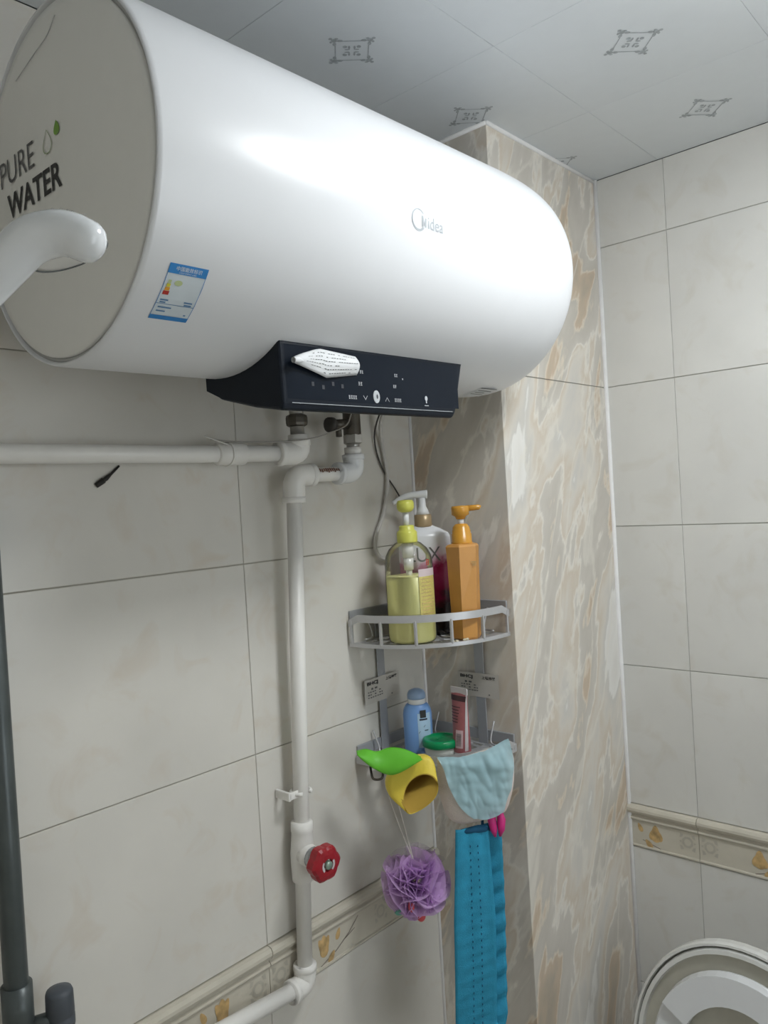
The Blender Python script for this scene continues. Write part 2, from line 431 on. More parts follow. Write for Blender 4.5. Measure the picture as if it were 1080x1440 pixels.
def border_piece(parent, side, u0, u1, plane, joint):
    # profile (out from wall, z below border top)
    pr = [(-0.006, 0.0005), (0.002, 0.0005), (0.008, 0.002), (0.0115, 0.007), (0.012, 0.012), (0.009, 0.018), (0.003, 0.021), (0.001, 0.024), (0.002, 0.026),
          (0.005, 0.028), (0.0055, 0.031), (0.004, 0.034), (0.0005, 0.036), (0.0005, 0.0880), (0.003, 0.0895), (0.003, 0.0925), (-0.0005, 0.0945), (-0.006, 0.0945)]
    zt = H-0.698
    def mp(u, d, z):
        return (u, plane-d, zt-z) if side == 'A' else (plane-d, u, zt-z)
    n = len(pr); V = [mp(u0+0.0006, d, z) for d, z in pr] + [mp(u1-0.0006, d, z) for d, z in pr]
    Fc = [(i, i+1, n+i+1, n+i) for i in range(n-1)] + [tuple(range(n)), tuple(range(2*n-1, n-1, -1))]
    o = obj('border_tile', (V, Fc), 'border_glaze', parent)
    # printed motifs; local coordinate s runs from the joint, sign keeps the pattern's direction
    def pm(s, v, lift=0.0009):
        return mp(joint+s, lift, 0.062-v)
    gold, grey, stem = [], [], []
    def inside(s, mgn): return u0+mgn < joint+s < u1-mgn
    def leaf(s, v, wd, ht, ang):
        if not inside(s, 0.02): return
        ca, sa = math.cos(ang), math.sin(ang); pts = []
        for k in range(14):
            t = 2*math.pi*k/14; x = wd*math.sin(t)*(1-0.35*math.cos(t)); y = ht*math.cos(t)
            pts.append((s+x*ca-y*sa, v+x*sa+y*ca))
        k_ = len(gold); gold.append(poly_face(pts, lambda a, b: pm(a, b, 0.0008+0.00012*(k_ % 8))))
    def damask(s, v):
        def add(pts):
            if all(u0+.002 < joint+p[0] < u1-.002 for p in pts):
                k_ = len(grey); grey.append(poly_face(pts, lambda a, b: pm(a, b, 0.0008+0.0001*(k_ % 7))))
        R1, R2 = 0.0075, 0.0115
        for k in range(8):
            a0, a1 = k*math.pi/4, (k+1)*math.pi/4
            add([(s+R1*math.cos(a0), v+R1*math.sin(a0)), (s+R2*math.cos(a0), v+R2*math.sin(a0)), (s+R2*1.08*math.cos((a0+a1)/2), v+R2*1.08*math.sin((a0+a1)/2)), (s+R2*math.cos(a1), v+R2*math.sin(a1)), (s+R1*math.cos(a1), v+R1*math.sin(a1))])
        for qx in (-1, 1):
            for qy in (-1, 1):
                add([(s+qx*.008, v+qy*.016), (s+qx*.015, v+qy*.018), (s+qx*.0165, v+qy*.008), (s+qx*.011, v+qy*.010)])
            add([(s+qx*.013, v-.003), (s+qx*.018, v), (s+qx*.013, v+.003)])
    def twig(pts):
        for a, b in zip(pts[:-1], pts[1:]):
            if inside(a[0], .005) and inside(b[0], .005):
                dx, dy = b[0]-a[0], b[1]-a[1]; l = math.hypot(dx, dy); nx, ny = -dy/l*0.0008, dx/l*0.0008
                stem.append(poly_face([(a[0]-nx, a[1]-ny), (b[0]-nx, b[1]-ny), (b[0]+nx, b[1]+ny), (a[0]+nx, a[1]+ny)], pm))
    sg = 1 if side == 'A' else -1
    for k in range(-4, 5):
        b0 = k*TW
        damask(b0+sg*0.022, 0.004); damask(b0-sg*0.024, 0.004); damask(b0+sg*0.263, 0.004)
        for f0, dr in ((0.119, 1), (-0.093, -1)):
            s = b0+sg*f0
            for a, wq, hq in ((-0.5, 0.008, 0.017), (0.0, 0.010, 0.019), (0.5, 0.008, 0.017)): leaf(s+sg*0.007*a, 0.005, wq, hq, -a)
            leaf(s+sg*dr*0.034, 0.012, 0.005, 0.010, -0.4*sg*dr); leaf(s+sg*dr*0.016, -0.020, 0.006, 0.011, -0.7*sg*dr)
            twig([(s-sg*dr*0.01, -0.026), (s+sg*dr*0.03, -0.014), (s+sg*dr*0.06, 0.002), (s+sg*dr*0.085, 0.022)]); twig([(s+sg*dr*0.05, -0.004), (s+sg*dr*0.075, 0.004)])
    for nm, L_, mm in (('flower_print', gold, 'print_gold'), ('damask_print', grey, 'print_grey'), ('stem_print', stem, 'print_stem')):
        if L_: obj(nm, merge(*L_), mm, o)

def tiled_wall(name, side, u_lo, u_hi, plane, joint, m, grout):
    bd = 0.0026
    if side == 'A': w_ = struct(obj(name, box(u_lo, u_hi, plane+bd, plane+0.10, 0, ZCEIL), grout, loc=(0, 0, 0)))
    else: w_ = struct(obj(name, box(plane+bd, plane+0.10, u_lo, u_hi, 0, ZCEIL), grout, loc=(0, 0, 0)))
    k0 = math.floor((u_lo-joint)/TW); us = []
    u = joint+k0*TW
    while u < u_hi-1e-6:
        a, b = max(u, u_lo), min(u+TW, u_hi)
        if b-a > 0.012: us.append((a, b))
        u += TW
    for zi in range(len(ZJ)-1):
        z1, z0 = H+ZJ[zi], H+ZJ[zi+1]
        if abs(ZJ[zi]+0.698) < 1e-6:
            for a, b in us: border_piece(w_, side, a, b, plane, joint)
            continue
        for a, b in us: put_tile(w_, 'wall_tile', side, a, b, z0, z1, plane, m)
    return w_
wallA = tiled_wall('wall_left', 'A', XMIN, XCOR, 1.0, 0.772, 'cream_tile', 'grout')
wallD = tiled_wall('wall_right', 'D', YMIN, YPIL, XD, 0.63, 'pale_tile', 'grout_light')

# pillar clad in marble slabs
pil = struct(obj('wall_pillar', box(XCOR+0.003, XD+0.1, YPIL+0.003, 1.1, 0, ZCEIL), 'grout_light', loc=(0, 0, 0)))
for z0, z1 in ((H+0.2165, ZCEIL), (0, H+0.2165)):
    put_tile(pil, 'marble_slab', 'D', YPIL-0.0002, 1.0, z0, z1, XCOR, 'marble')
    put_tile(pil, 'marble_slab', 'A', XCOR+0.0003, XD, z0, z1, YPIL, 'marble')
# sealant beads
def bead(n, p0, p1, r=0.0045):
    t = struct(obj('trim_%d' % n, tube([p0, p1], r, 8), 'caulk', smooth=True, loc=p0))
bead(1, (XD-0.002, YPIL-0.002, 0.002), (XD-0.002, YPIL-0.002, ZCEIL), 0.0050)
bead(2, (XCOR, YPIL, ZCEIL-0.003), (XD, YPIL, ZCEIL-0.003), 0.0042)
bead(3, (XCOR-0.001, 1.0, ZCEIL-0.003), (XCOR-0.001, YPIL, ZCEIL-0.003), 0.0042)
bead(4, (XCOR-0.001, 0.999, 0.002), (XCOR-0.001, 0.999, ZCEIL), 0.0036)
# the walls behind and beside the camera, floor
def tiled_plain(name, b): return struct(obj(name, b, 'cream_tile', loc=(0, 0, 0)))
tiled_plain('wall_back', box(XMIN-0.1, XD+0.1, YMIN-0.1, YMIN, 0, ZCEIL))
tiled_plain('wall_side', box(XMIN-0.1, XMIN, YMIN, 1.1, 0, ZCEIL))
struct(obj('floor', box(XMIN-0.1, XD+0.1, YMIN-0.1, 1.1, -0.1, 0), 'floor_tile', loc=(0, 0, 0)))
# added window, unseen behind the camera, its glowing pane gives soft fill light
wn = struct(obj('fill_window_1', merge(box(.56, .60, YMIN-.001, YMIN+.03, .95, 1.95), box(1.20, 1.24, YMIN-.001, YMIN+.03, .95, 1.95), box(.60, 1.20, YMIN-.001, YMIN+.03, .95, .99), box(.60, 1.20, YMIN-.001, YMIN+.03, 1.91, 1.95)), 'plastic_white', loc=(0, 0, 0)))
obj('fill_pane', box(.60, 1.20, YMIN+.004, YMIN+.010, .99, 1.91), 'fill_glow', wn)
# ceiling of square printed panels
ceil = struct(obj('ceiling', box(XMIN-0.1, XD+0.1, YMIN-0.1, 1.1, ZCEIL+0.003, ZCEIL+0.1), 'ceiling_back', loc=(0, 0, 0)))
def motif_vf():
    parts = []; q = 0.0285
    def mp(u, v):                                  # square set on its point
        c = math.sqrt(.5); return (c*(u-v), c*(u+v), -0.0004)
    for sx in (-1, 1):
        for sy in (-1, 1):
            # corner scrolls of the frame
            for (cx, cy, rx, ry) in ((0.92, 0.92, .16, .16), (0.62, 0.90, .16, .10), (0.90, 0.62, .10, .16), (1.08, 1.1, .10, .10), (0.80, 1.08, .10, .07), (1.08, .80, .07, .10)):
                parts.append(poly_face([(sx*q*(cx+rx*math.cos(t)), sy*q*(cy+ry*math.sin(t))) for t in [2*math.pi*j/9 for j in range(9)]], mp))
            # central leaf pairs
            for (cx, cy, rx, ry) in ((0.12, 0.24, .06, .15), (0.30, 0.14, .15, .06), (0.36, 0.36, .12, .12)):
                parts.append(poly_face([(sx*q*(cx+rx*math.cos(t)), sy*q*(cy+ry*math.sin(t))) for t in [2*math.pi*j/9 for j in range(9)]], mp))
        parts.append(poly_face([(sx*q*(0.86+0.03*a), q*b) for a, b in ((-1, -.5), (1, -.5), (1, .5), (-1, .5))], mp))
        parts.append(poly_face([(q*b, sx*q*(0.86+0.03*a)) for a, b in ((-1, -.5), (1, -.5), (1, .5), (-1, .5))], mp))
    return merge(*parts)
MV, MF = motif_vf()
mot_me = bpy.data.meshes.new('printed_motif'); mot_me.from_pydata([tuple(v) for v in MV], [], MF); mot_me.materials.append(MATS['ceiling_print'])
PG = 0.3
gx0 = 1.017-5*PG; gy0 = 0.640-6*PG
for i in range(8):
    for j in range(9):
        x0, x1 = max(gx0+i*PG, XMIN), min(gx0+(i+1)*PG, XD); y0, y1 = max(gy0+j*PG, YMIN), min(gy0+(j+1)*PG, 1.0)
        if x1-x0 < 0.02 or y1-y0 < 0.02: continue
        cx, cy = gx0+(i+.5)*PG, gy0+(j+.5)*PG
        k = ('ceil', round(x1-x0, 3), round(y1-y0, 3), round(cx-x0, 3), round(cy-y0, 3))
        if k not in TILE_MESH:
            v, f = box(x0+.0002-cx, x1-.0002-cx, y0+.0002-cy, y1-.0002-cy, 0, 0.006, 0.0005, 1)
            me = bpy.data.meshes.new('ceiling_panel'); me.from_pydata([tuple(p) for p in v], [], f); me.materials.append(MATS['ceiling_panel']); TILE_MESH[k] = me
        o = bpy.data.objects.new('ceiling_panel', TILE_MESH[k]); COL.objects.link(o); o.parent = ceil; o.location = (cx, cy, ZCEIL)
        if x0+.05 < cx < x1-.05 and y0+.05 < cy < y1-.05:
            p = bpy.data.objects.new('printed_motif', mot_me); COL.objects.link(p); p.parent = o

# ceiling lamp: square surface-mounted LED box with a glowing lower half
lx, ly = LAMP_POS
lp = thing('ceiling_lamp', 'square white surface-mounted LED lamp on the panelled ceiling', 'lamp', (lx, ly, ZCEIL-0.036))
q = LAMP_R
obj('lamp_base', box(lx-q-.006, lx+q+.006, ly-q-.006, ly+q+.006, ZCEIL-.012, ZCEIL-.0005, .003), 'plastic_white', lp)
obj('diffuser', box(lx-q, lx+q, ly-q, ly+q, ZCEIL-.036, ZCEIL-.0125, .006), 'lamp_glow', lp)

# ================================================================ water heater
HY, HZ, HR = 0.7877, H+0.3502, 0.1892
HX0, HX1 = 0.398, 1.172
heater = thing('water_heater', 'large white cylindrical electric water heater mounted high on the tiled wall', 'water heater', (HX0, HY, HZ))
prof = [(0.1842, 0.0065), (0.1848, 0.0015), (0.1862, 0.0002), (0.1880, 0.0015), (HR, 0.006), (HR, 0.3)]
xs0, xs1, nn, rc = 1.04-HX0, HX1-HX0, 2.8, 0.9
for i in range(0, 17):
    t = i/16*math.pi/2
    s = math.sin(t)**(2/nn); c = max(0, math.cos(t))**(2/nn)
    prof.append((HR*(rc+(1-rc)*c), xs0+(xs1-xs0)*s))
prof += [(HR*0.86, xs1+0.002), (HR*0.5, xs1+0.004), (0.002, xs1+0.004)]
obj('body', lathe(prof, (HX0, HY, HZ), (1, 0, 0), 96), 'heater_white', heater, True)
cap = obj('end_cap', lathe([(0.1795, 0.012), (0.1800, 0.003), (0.1790, 0.0012), (0.17, 0.0008), (0.10, 0.0), (0.002, -0.0004)], (HX0, HY, HZ), (1, 0, 0), 96), 'heater_cap', heater, True, label='greyish end cap with printed lettering')
obj('groove_ring', lathe([(0.1845, 0.008), (0.1845, 0.0055), (0.1795, 0.0055), (0.1795, 0.008)], (HX0, HY, HZ), (1, 0, 0), 96), 'heater_groove', heater, True)
def capm(u, v, d=0.0012): return (HX0-d, HY-u, H+v)          # u to the viewer's right on the cap
def cu_(y): return HY-y
obj('lettering', text_vf('PURE', lambda u, v: capm(u, v), (cu_(0.918), 0.3815, cu_(0.833), 0.4095), -0.006), 'print_dark', cap, label='thin dark letters')
obj('lettering', text_vf('WATER', lambda u, v: capm(u, v), (cu_(0.905), 0.343, cu_(0.775), 0.3705), 0.022), 'print_black', cap, label='bold black letters')
def drop(cy, z0, z1, wd, n=28):
    pts = []
    for k in range(n):
        t = 2*math.pi*k/n; r = wd*math.sin(t)*math.sin(t/2)**1.2
        pts.append((cu_(cy)+r, (z0+z1)/2+(z1-z0)/2*math.cos(t)))
    return pts
obj('leaf_emblem', poly_face(drop(0.779, 0.3965, 0.4115, 0.0085), capm), 'leaf_green', cap, label='solid green drop')
dp = drop(0.801, 0.384, 0.4095, 0.0135)
cxm = sum(p[0] for p in dp)/len(dp); czm = sum(p[1] for p in dp)/len(dp)
di = [(cxm+(a-cxm)*0.87, czm+(b-czm)*0.90) for a, b in dp]
nn_ = len(dp); VV = [capm(*p) for p in dp]+[capm(*p) for p in di]
obj('drop_outline', (VV, [(i, (i+1) % nn_, nn_+(i+1) % nn_, nn_+i) for i in range(nn_)]), 'leaf_outline', cap, label='green drop outline')
obj('cord_reflection', tube(spline([capm(cu_(.765), .512, .0009), capm(cu_(.785), .500, .0009), capm(cu_(.815), .494, .0009), capm(cu_(.862), .484, .0009)], 6), .00045, 6), 'heater_groove', cap, True, label='fine curved line, painted reflection of a cord')  # thin grey line drawn in for a cord's reflection on the cap
def hcyl(x, deg, d=0.0004):
    a = math.radians(deg); return (x, HY-(HR+d)*math.cos(a), HZ+(HR+d)*math.sin(a))
# maker's mark on the body
lg = merge(text_vf('idea', lambda u, v: hcyl(u, v), (0.7785, -6.4, 0.809, -1.9), 0.0),
           quad_grid(0.7665, 0.7690, -6.2, -2.3, hcyl), quad_grid(0.7725, 0.7750, -6.2, -2.9, hcyl),
           ([hcyl(*p) for p in ((0.7665, -2.3), (0.7690, -2.3), (0.7718, -5.6), (0.7703, -5.9))], [(0, 1, 2, 3)]),
           ([hcyl(*p) for p in ((0.7750, -2.9), (0.7730, -2.9), (0.7703, -5.9), (0.7718, -5.6))], [(0, 1, 2, 3)]))
ring = []
for k in range(30):
    t = math.radians(40+k*9.6); wq = 0.0011*(0.4+k/30)
    for s in (-1, 1): ring.append(hcyl(0.7605+(0.0125+s*wq)*math.cos(t), -4.0+(0.0125+s*wq)*math.sin(t)/HR*57.3))
lg = merge(lg, (ring, [(2*i, 2*i+1, 2*i+3, 2*i+2) for i in range(29)]))
obj('brand_mark', lg, 'logo_grey', heater, label='pale grey maker mark reading Midea')
# energy label
el = obj('energy_label', quad_grid(0.427, 0.4705, -56.2, -37.2, lambda u, v: hcyl(u, v, 0.0003), 4, 10), 'label_light', heater, label='blue and white energy sticker')
hc = lambda u, v: hcyl(u, v, 0.0006)
def hq(u0, u1, v0, v1): return quad_grid(u0, u1, v0, v1, hc, 3, 3)
obj('label_band', merge(hq(0.427, 0.4705, -40.2, -37.2), hq(0.427, 0.4705, -56.2, -54.6), hq(0.427, 0.4276, -56.2, -37.2), hq(0.4699, 0.4705, -56.2, -37.2)), 'label_blue', el)
obj('label_title', merge(text_vf('中国能效标识', lambda u, v: hcyl(u, v, .0009), (0.435, -39.2, 0.464, -37.8), .01), text_vf('CHINA ENERGY LABEL', lambda u, v: hcyl(u, v, .0009), (0.439, -39.9, 0.459, -39.45))), 'label_light', el)
obj('label_rating', merge(hq(0.431, 0.4345, -43.4, -42.3),), 'label_green', el)
obj('label_rating', hq(0.4308, 0.4348, -44.6, -43.5), 'label_yellow', el)
obj('label_rating', hq(0.4302, 0.4354, -45.8, -44.7), 'label_orange', el)
obj('label_rating', hq(0.4295, 0.4362, -47.2, -45.9), 'label_red', el)
obj('label_emblem', poly_face([(0.4425+0.0045*math.cos(t), -43.0+0.9*math.sin(t)) for t in [k*math.pi/8 for k in range(16)]], hc), 'label_green', el)
obj('label_text', merge(print_lines([(0.430, 0.436, -41.2), (0.430, 0.4345, -42.0)], hc, 0.0022, 3), hq(0.4276, 0.4699, -50.45, -50.25),
    *[quad_grid(a, b, v-.25, v+.25, hc) for a, b, v in ((.430, .439, -49.0), (.4305, .437, -49.8), (.457, .4665, -49.0), (.458, .4665, -49.9), (.431, .446, -51.6), (.431, .441, -53.0), (.463, .4655, -53.6))]), 'label_line', el)
# plate on the underside
obj('rating_sticker', quad_grid(1.072, 1.118, -86, -74, lambda u, v: hcyl(u, v, 0.0004), 3, 5), 'paper', heater)
obj('sticker_print', merge(*[quad_grid(a, b, v-.35, v+.35, lambda u, w_: hcyl(u, w_, .0008)) for a, b, v in ((1.072, 1.118, -74.3), (1.076, 1.112, -77), (1.078, 1.104, -79.5), (1.077, 1.11, -82))]), 'print_dark', heater)

# control panel hanging under the front of the drum
PX0, PX1 = 0.599, 0.955
side = [(0.6875, 0.1905), (0.6865, 0.118), (0.691, 0.1085), (0.74, 0.118), (0.803, 0.135), (0.832, 0.150), (0.832, 0.180), (0.76, 0.196), (0.70, 0.198)]
bm = bmesh.new(); vl, vr = [], []
for y, z in side:
    dxl = 0.0; dxr = max(0, (0.19-z))*0.33
    vl.append(bm.verts.new((PX0+dxl, y, H+z))); vr.append(bm.verts.new((PX1-dxr, y, H+z)))
bm.faces.new(vl); bm.faces.new(list(reversed(vr)))
for i in range(len(side)): j = (i+1) % len(side); bm.faces.new((vl[j], vl[i], vr[i], vr[j]))
bmesh.ops.recalc_face_normals(bm, faces=bm.faces)
es = [e for e in bm.edges if all(v.co.y < 0.81 and v.co.z < H+0.193 for v in e.verts)]
bmesh.ops.bevel(bm, geom=es, offset=0.0042, segments=3, profile=0.5, affect='EDGES')
pan = obj('control_panel', from_bm(bm), 'panel_black', heater, label='dark navy touch control panel')
for p_ in pan.data.polygons: p_.use_smooth = False
def pm(u, v, d=0.0): # face of the panel
    return (u, 0.6868-d+0.0011*(v-0.118)/0.07, H+v)
obj('touch_face', quad_grid(0.606, 0.940, 0.1225, 0.186, lambda u, v: pm(u-max(0, .188-v)*.10*(u-.606), v, 0.0006)), 'panel_glass', pan)
obj('edge_highlight', quad_grid(0.612, 0.922, 0.1172, 0.1182, lambda u, v: pm(u, v, 0.0008)), 'panel_highlight', pan)  # painted highlight: pale strip along the panel's lower bevel
pp = lambda u, v: pm(u, v, 0.0012)
rnd_i = random.Random(9)
def glyphs(u0, v0, u1, v1, n):          # worn, unreadable characters
    st = (u1-u0)/n; P = []
    for k in range(n):
        a = u0+k*st
        for q in (0, .42, .8): P.append(quad_grid(a, a+st*rnd_i.uniform(.6, .8), v0+(v1-v0)*q, v0+(v1-v0)*(q+.2), pp))
        P.append(quad_grid(a+st*.32, a+st*.45, v0, v1, pp))
    return merge(*P)
icons = [glyphs(.707, .1265, .7225, .131, 4), glyphs(.7945, .1265, .8085, .131, 4), glyphs(.7305, .160, .7375, .164, 2), glyphs(.7265, .1445, .734, .149, 2), glyphs(.7975, .160, .8045, .164, 2), glyphs(.7935, .145, .8005, .149, 2)]
for s, cx in ((-1, .7375), (1, .7795)):
    for q in (-1, 1):
        icons.append(([pp(cx, .129+s*.0028), pp(cx+q*.0038, .129-s*.0022), pp(cx+q*.0038, .129-s*.0034), pp(cx, .129+s*.0016)], [(0, 1, 2, 3)]))
icons.append(poly_face([(.862+.003*math.cos(t), .134+.0036*math.sin(t)) for t in [k*math.pi/6 for k in range(12)]], pp)); icons.append(quad_grid(.8608, .8632, .1275, .1305, pp)); icons.append(quad_grid(.8575, .8665, .1235, .1245, pp))
icons.append(quad_grid(.813, .815, .157, .159, pp))
obj('panel_print', merge(*icons), 'print_pale', pan)
obj('power_button', lathe([(0.0062, 0.0), (0.0062, 0.0012), (0.005, 0.0016), (0.0005, 0.0016)], pm(.759, .1315), (0, -1, 0), 20, sx=1.35), 'print_pale', pan)
obj('power_mark', poly_face([(.7595+.0016*math.cos(t), .1315+.003*math.sin(t)) for t in [k*math.pi/6 for k in range(12)]], lambda u, v: pm(u, v, 0.0019)), 'print_faint', pan)
obj('display_ghost', merge(*[quad_grid(u, u+.004, v, v+.005, pp) for u, v in ((.645, .139), (.662, .136), (.679, .141), (.695, .139))]), 'print_faint', pan)
# peeling paper sticker, rolled to a point at its left end
def stick(a, b):
    u = 0.610+(0.7235-0.610)*a
    up = 0.168+(0.184-0.168)*min(1, a/0.42)**0.8-(0.0035)*max(0, (a-.42)/.58)
    lo = 0.1635-(0.1635-0.1495)*min(1, a/0.5)**1.1+0.0075*max(0, (a-.5)/.5)
    v = lo+(up-lo)*b
    return u, v, 0.0016+0.009*math.sin(math.pi*b)*(0.35+0.65*abs(a-.35))+0.006*(1-a)
stk = solid(obj('peeling_sticker', grid(16, 8, lambda a, b: pm(*stick(a, b))), 'paper', pan, True, label='white paper sticker peeling off'), 0.0004)
def sp(a, b):
    u, v, d = stick(a, b); return pm(u, v, d+0.0006)
obj('sticker_print', print_lines([(.30, .97, .86), (.22, .80, .71), (.20, .97, .56), (.18, .70, .41), (.22, .95, .27), (.45, .88, .13)], lambda a, b: sp(a, b), 0.034, 5, .9), 'print_dark', stk)
def curl(i):
    pts = [pm(0.610-0.002, .165, .013), pm(0.616, .1655, .012), pm(0.626, .166, .010)]
    return tube(pts, [0.0035, 0.0038, 0.001], 10, False)
obj('rolled_tip', curl(0), 'paper', stk, True)
heater.rotation_euler = (0, -0.009, 0)

# ================================================================ pipes
RP = 0.0126
def elbow(p_in, corner, p_out, r):
    a, c, b = Vector(p_in), Vector(corner), Vector(p_out); pts = []
    da, db = (a-c), (b-c)
    k = 0.45
    q0, q1 = c+da*k, c+db*k
    pts = [a, a+(q0-a)*.5] + [(1-t)**2*q0+2*(1-t)*t*c+t*t*q1 for t in [i/6 for i in range(7)]] + [b+(q1-b)*.5, b]
    rr = [r]*len(pts)
    v = tube(pts, rr, 18)
    for e, d in ((a, da), (b, db)):
        n = d.normalized(); v = merge(v, tube([e-n*0.010, e-n*0.009, e-n*.001, e], [r*.98, r*1.07, r*1.07, r*1.0], 18))
    return v
hx, hy, hz = 0.853, 0.945, H+0.083
hot = thing('hot_water_pipe', 'white plastic water pipe running level along the wall below the heater', 'pipe', (0.5, 0.985, H+0.08))
obj('pipe_run', tube([(hx-.02, hy+.002, hz), (0.66, 0.966, hz), (XMIN+.001, 0.978, hz)], RP, 18), 'pipe_white', hot, True)
obj('elbow', elbow((hx-.042, hy+.004, hz), (hx, hy, hz), (hx, hy, hz+.022), 0.0185), 'pipe_white', hot, True)
obj('coupling', tube([(0.752, .9565, hz), (0.750, .9567, hz), (0.706, .961, hz), (0.704, .9612, hz)], [.0135, .0172, .0172, .0135], 18), 'pipe_white', hot, True)
obj('socket', tube([(hx, hy, hz+.018), (hx, hy, hz+.030)], .0155, 18), 'pipe_white', hot, True)
obj('threaded_stub', tube([(hx, hy, hz+.028), (hx, hy, hz+.16)], .0115, 16), 'steel', hot, True)
obj('union_nut', lathe([(.0125, 0), (.0165, .002), (.0175, .006), (.0175, .014), (.0165, .018), (.0125, .02)], (hx, hy, hz+.043), seg=8), 'dark_brass', hot)
# cold feed
cx_, cz_ = 0.850, H+0.0485
ex = 0.984
cold = thing('cold_water_pipe', 'white plastic riser pipe with a red handwheel stop valve on the wall', 'pipe', (0.818, 0.985, H-0.76))
top = Vector((cx_, 0.957, cz_)); bot = Vector((0.829, 0.981, H-0.780))
def onr(z): t = (z-top.z)/(bot.z-top.z); return top+(bot-top)*t
obj('riser', tube([onr(H+.03), onr(H-.75)], RP, 18), 'pipe_white', cold, True)
obj('elbow', elbow(onr(H+.004), top, top+Vector((.040, -.003, 0)), .0180), 'pipe_white', cold, True)
obj('cross_pipe', tube([top+Vector((.02, 0, 0)), (ex-.02, .952, cz_+.001)], RP*.95, 18), 'pipe_white', cold, True)
obj('elbow', elbow((ex-.042, .951, cz_+.001), (ex, .950, cz_+.002), (ex, .950, cz_+.034), .0180), 'plastic_white', cold, True)
obj('socket', tube([(ex, .950, cz_+.032), (ex, .950, cz_+.046)], .0150, 18), 'pipe_white', cold, True)
# red-brown illegible print along the cross pipe
rnd_p = random.Random(21)
def cpm(u, v):
    a = math.radians(v); return (u, 0.9535-(RP*.95+.0004)*math.cos(a), cz_+.001+(RP*.95+.0004)*math.sin(a))
obj('pipe_print', merge(*[quad_grid(.890+.0048*k, .890+.0048*k+.0034, 8+rnd_p.uniform(0, 14), 54-rnd_p.uniform(0, 14), cpm, 1, 3) for k in range(11)]), 'pipe_red_print', cold)
bt = onr(H-.780)
obj('elbow', elbow(onr(H-.748), bt, bt+Vector((-.036, -.004, .002)), .0180), 'pipe_white', cold, True)
obj('lower_run', tube([bt+Vector((-.02, -.002, .001)), (0.64, .968, H-.757), (0.43, .966, H-.733)], RP, 18), 'pipe_white', cold, True)
vz = H-.565
vp = onr(vz)
vb = obj('valve_body', merge(tube([onr(vz+.052), onr(vz+.050), onr(vz+.036), onr(vz+.034), onr(vz+.02), onr(vz), onr(vz-.025), onr(vz-.045), onr(vz-.047)], [.0145, .0180, .0180, .0172, .0178, .0195, .0185, .0170, .0140], 20)), 'pipe_white', cold, True)
vn = Vector((-0.07, -1.0, -0.03)).normalized()
obj('bonnet', tube([vp+vn*.004, vp+vn*.024, vp+vn*.026], [.0185, .0170, .0150], 20), 'pipe_white', vb, True)
obj('stem_collar', tube([vp+vn*.022, vp+vn*.026, vp+vn*.036, vp+vn*.040, vp+vn*.066], [.014, .0165, .0160, .008, .0045], 18), 'chrome', vb, True)
# six-sided handwheel, a shallow cup with a slotted middle
hw = []
wx = Vector((1.0, -0.07, 0)).normalized(); wx = (wx-vn*wx.dot(vn)).normalized(); wy = vn.cross(wx)
NS = 36
def wr(k):
    a = 2*math.pi*k/NS; s = (a % (math.pi/3))-math.pi/6
    return 0.0285*(0.90+0.10*abs(s)/(math.pi/6)*1.25) , a
prf = [(0.30, 0.0545), (0.34, 0.0575), (0.62, 0.0575), (0.86, 0.0560), (1.0, 0.052), (1.0, 0.038), (0.93, 0.036), (0.84, 0.046), (0.55, 0.0505), (0.30, 0.0505)]
V, Fc = [], []
for q, h in prf:
    for k in range(NS):
        r_, a = wr(k); rr = r_*q if q > .5 else 0.0285*q
        V.append(vp+vn*(h+.009)+wx*(rr*math.cos(a))+wy*(rr*math.sin(a)))
for i in range(len(prf)):
    i2 = (i+1) % len(prf)
    for k in range(NS): k2 = (k+1) % NS; Fc.append((i*NS+k, i*NS+k2, i2*NS+k2, i2*NS+k))
whl = obj('handwheel', (V, Fc), 'valve_red', cold, False, label='red six-sided plastic handwheel')
obj('bolt', tube([vp+vn*.057, vp+vn*.0685, vp+vn*.070], [.0068, .0068, .005], 12), 'bolt_green', whl, True)
def slotq(a0, a1):
    V, Fc = [], []
    for k in range(7):
        a = a0+(a1-a0)*k/6
        for rr in (.0092, .0128): V.append(vp+vn*.0669+wx*(rr*math.cos(a))+wy*(rr*math.sin(a)))
    return V, [(2*k, 2*k+1, 2*k+3, 2*k+2) for k in range(6)]
obj('slot_insert', merge(slotq(-.9, .5), slotq(2.5, 3.9)), 'tube_pale', whl)
# pipe clip
cl = thing('pipe_clip', 'small white clip fixing the riser pipe to the wall above the valve', 'clip', (0.80, 0.999, H-.465))
cp = onr(H-.465)
obj('clip_ring', tube([cp+Vector((math.cos(a)*.0158, math.sin(a)*.0158, 0)) for a in [math.radians(-60+k*20) for k in range(16)]], .0032, 8), 'pipe_white', cl, True)
obj('clip_arm', box(cp.x-.029, cp.x-.010, cp.y-.006, cp.y-.002, cp.z-.006, cp.z+.006, .001), 'pipe_white', cl)
obj('clip_foot', box(cp.x-.031, cp.x-.026, cp.y-.006, 1.0-.0005, cp.z-.007, cp.z+.007, .0012), 'pipe_white', cl)

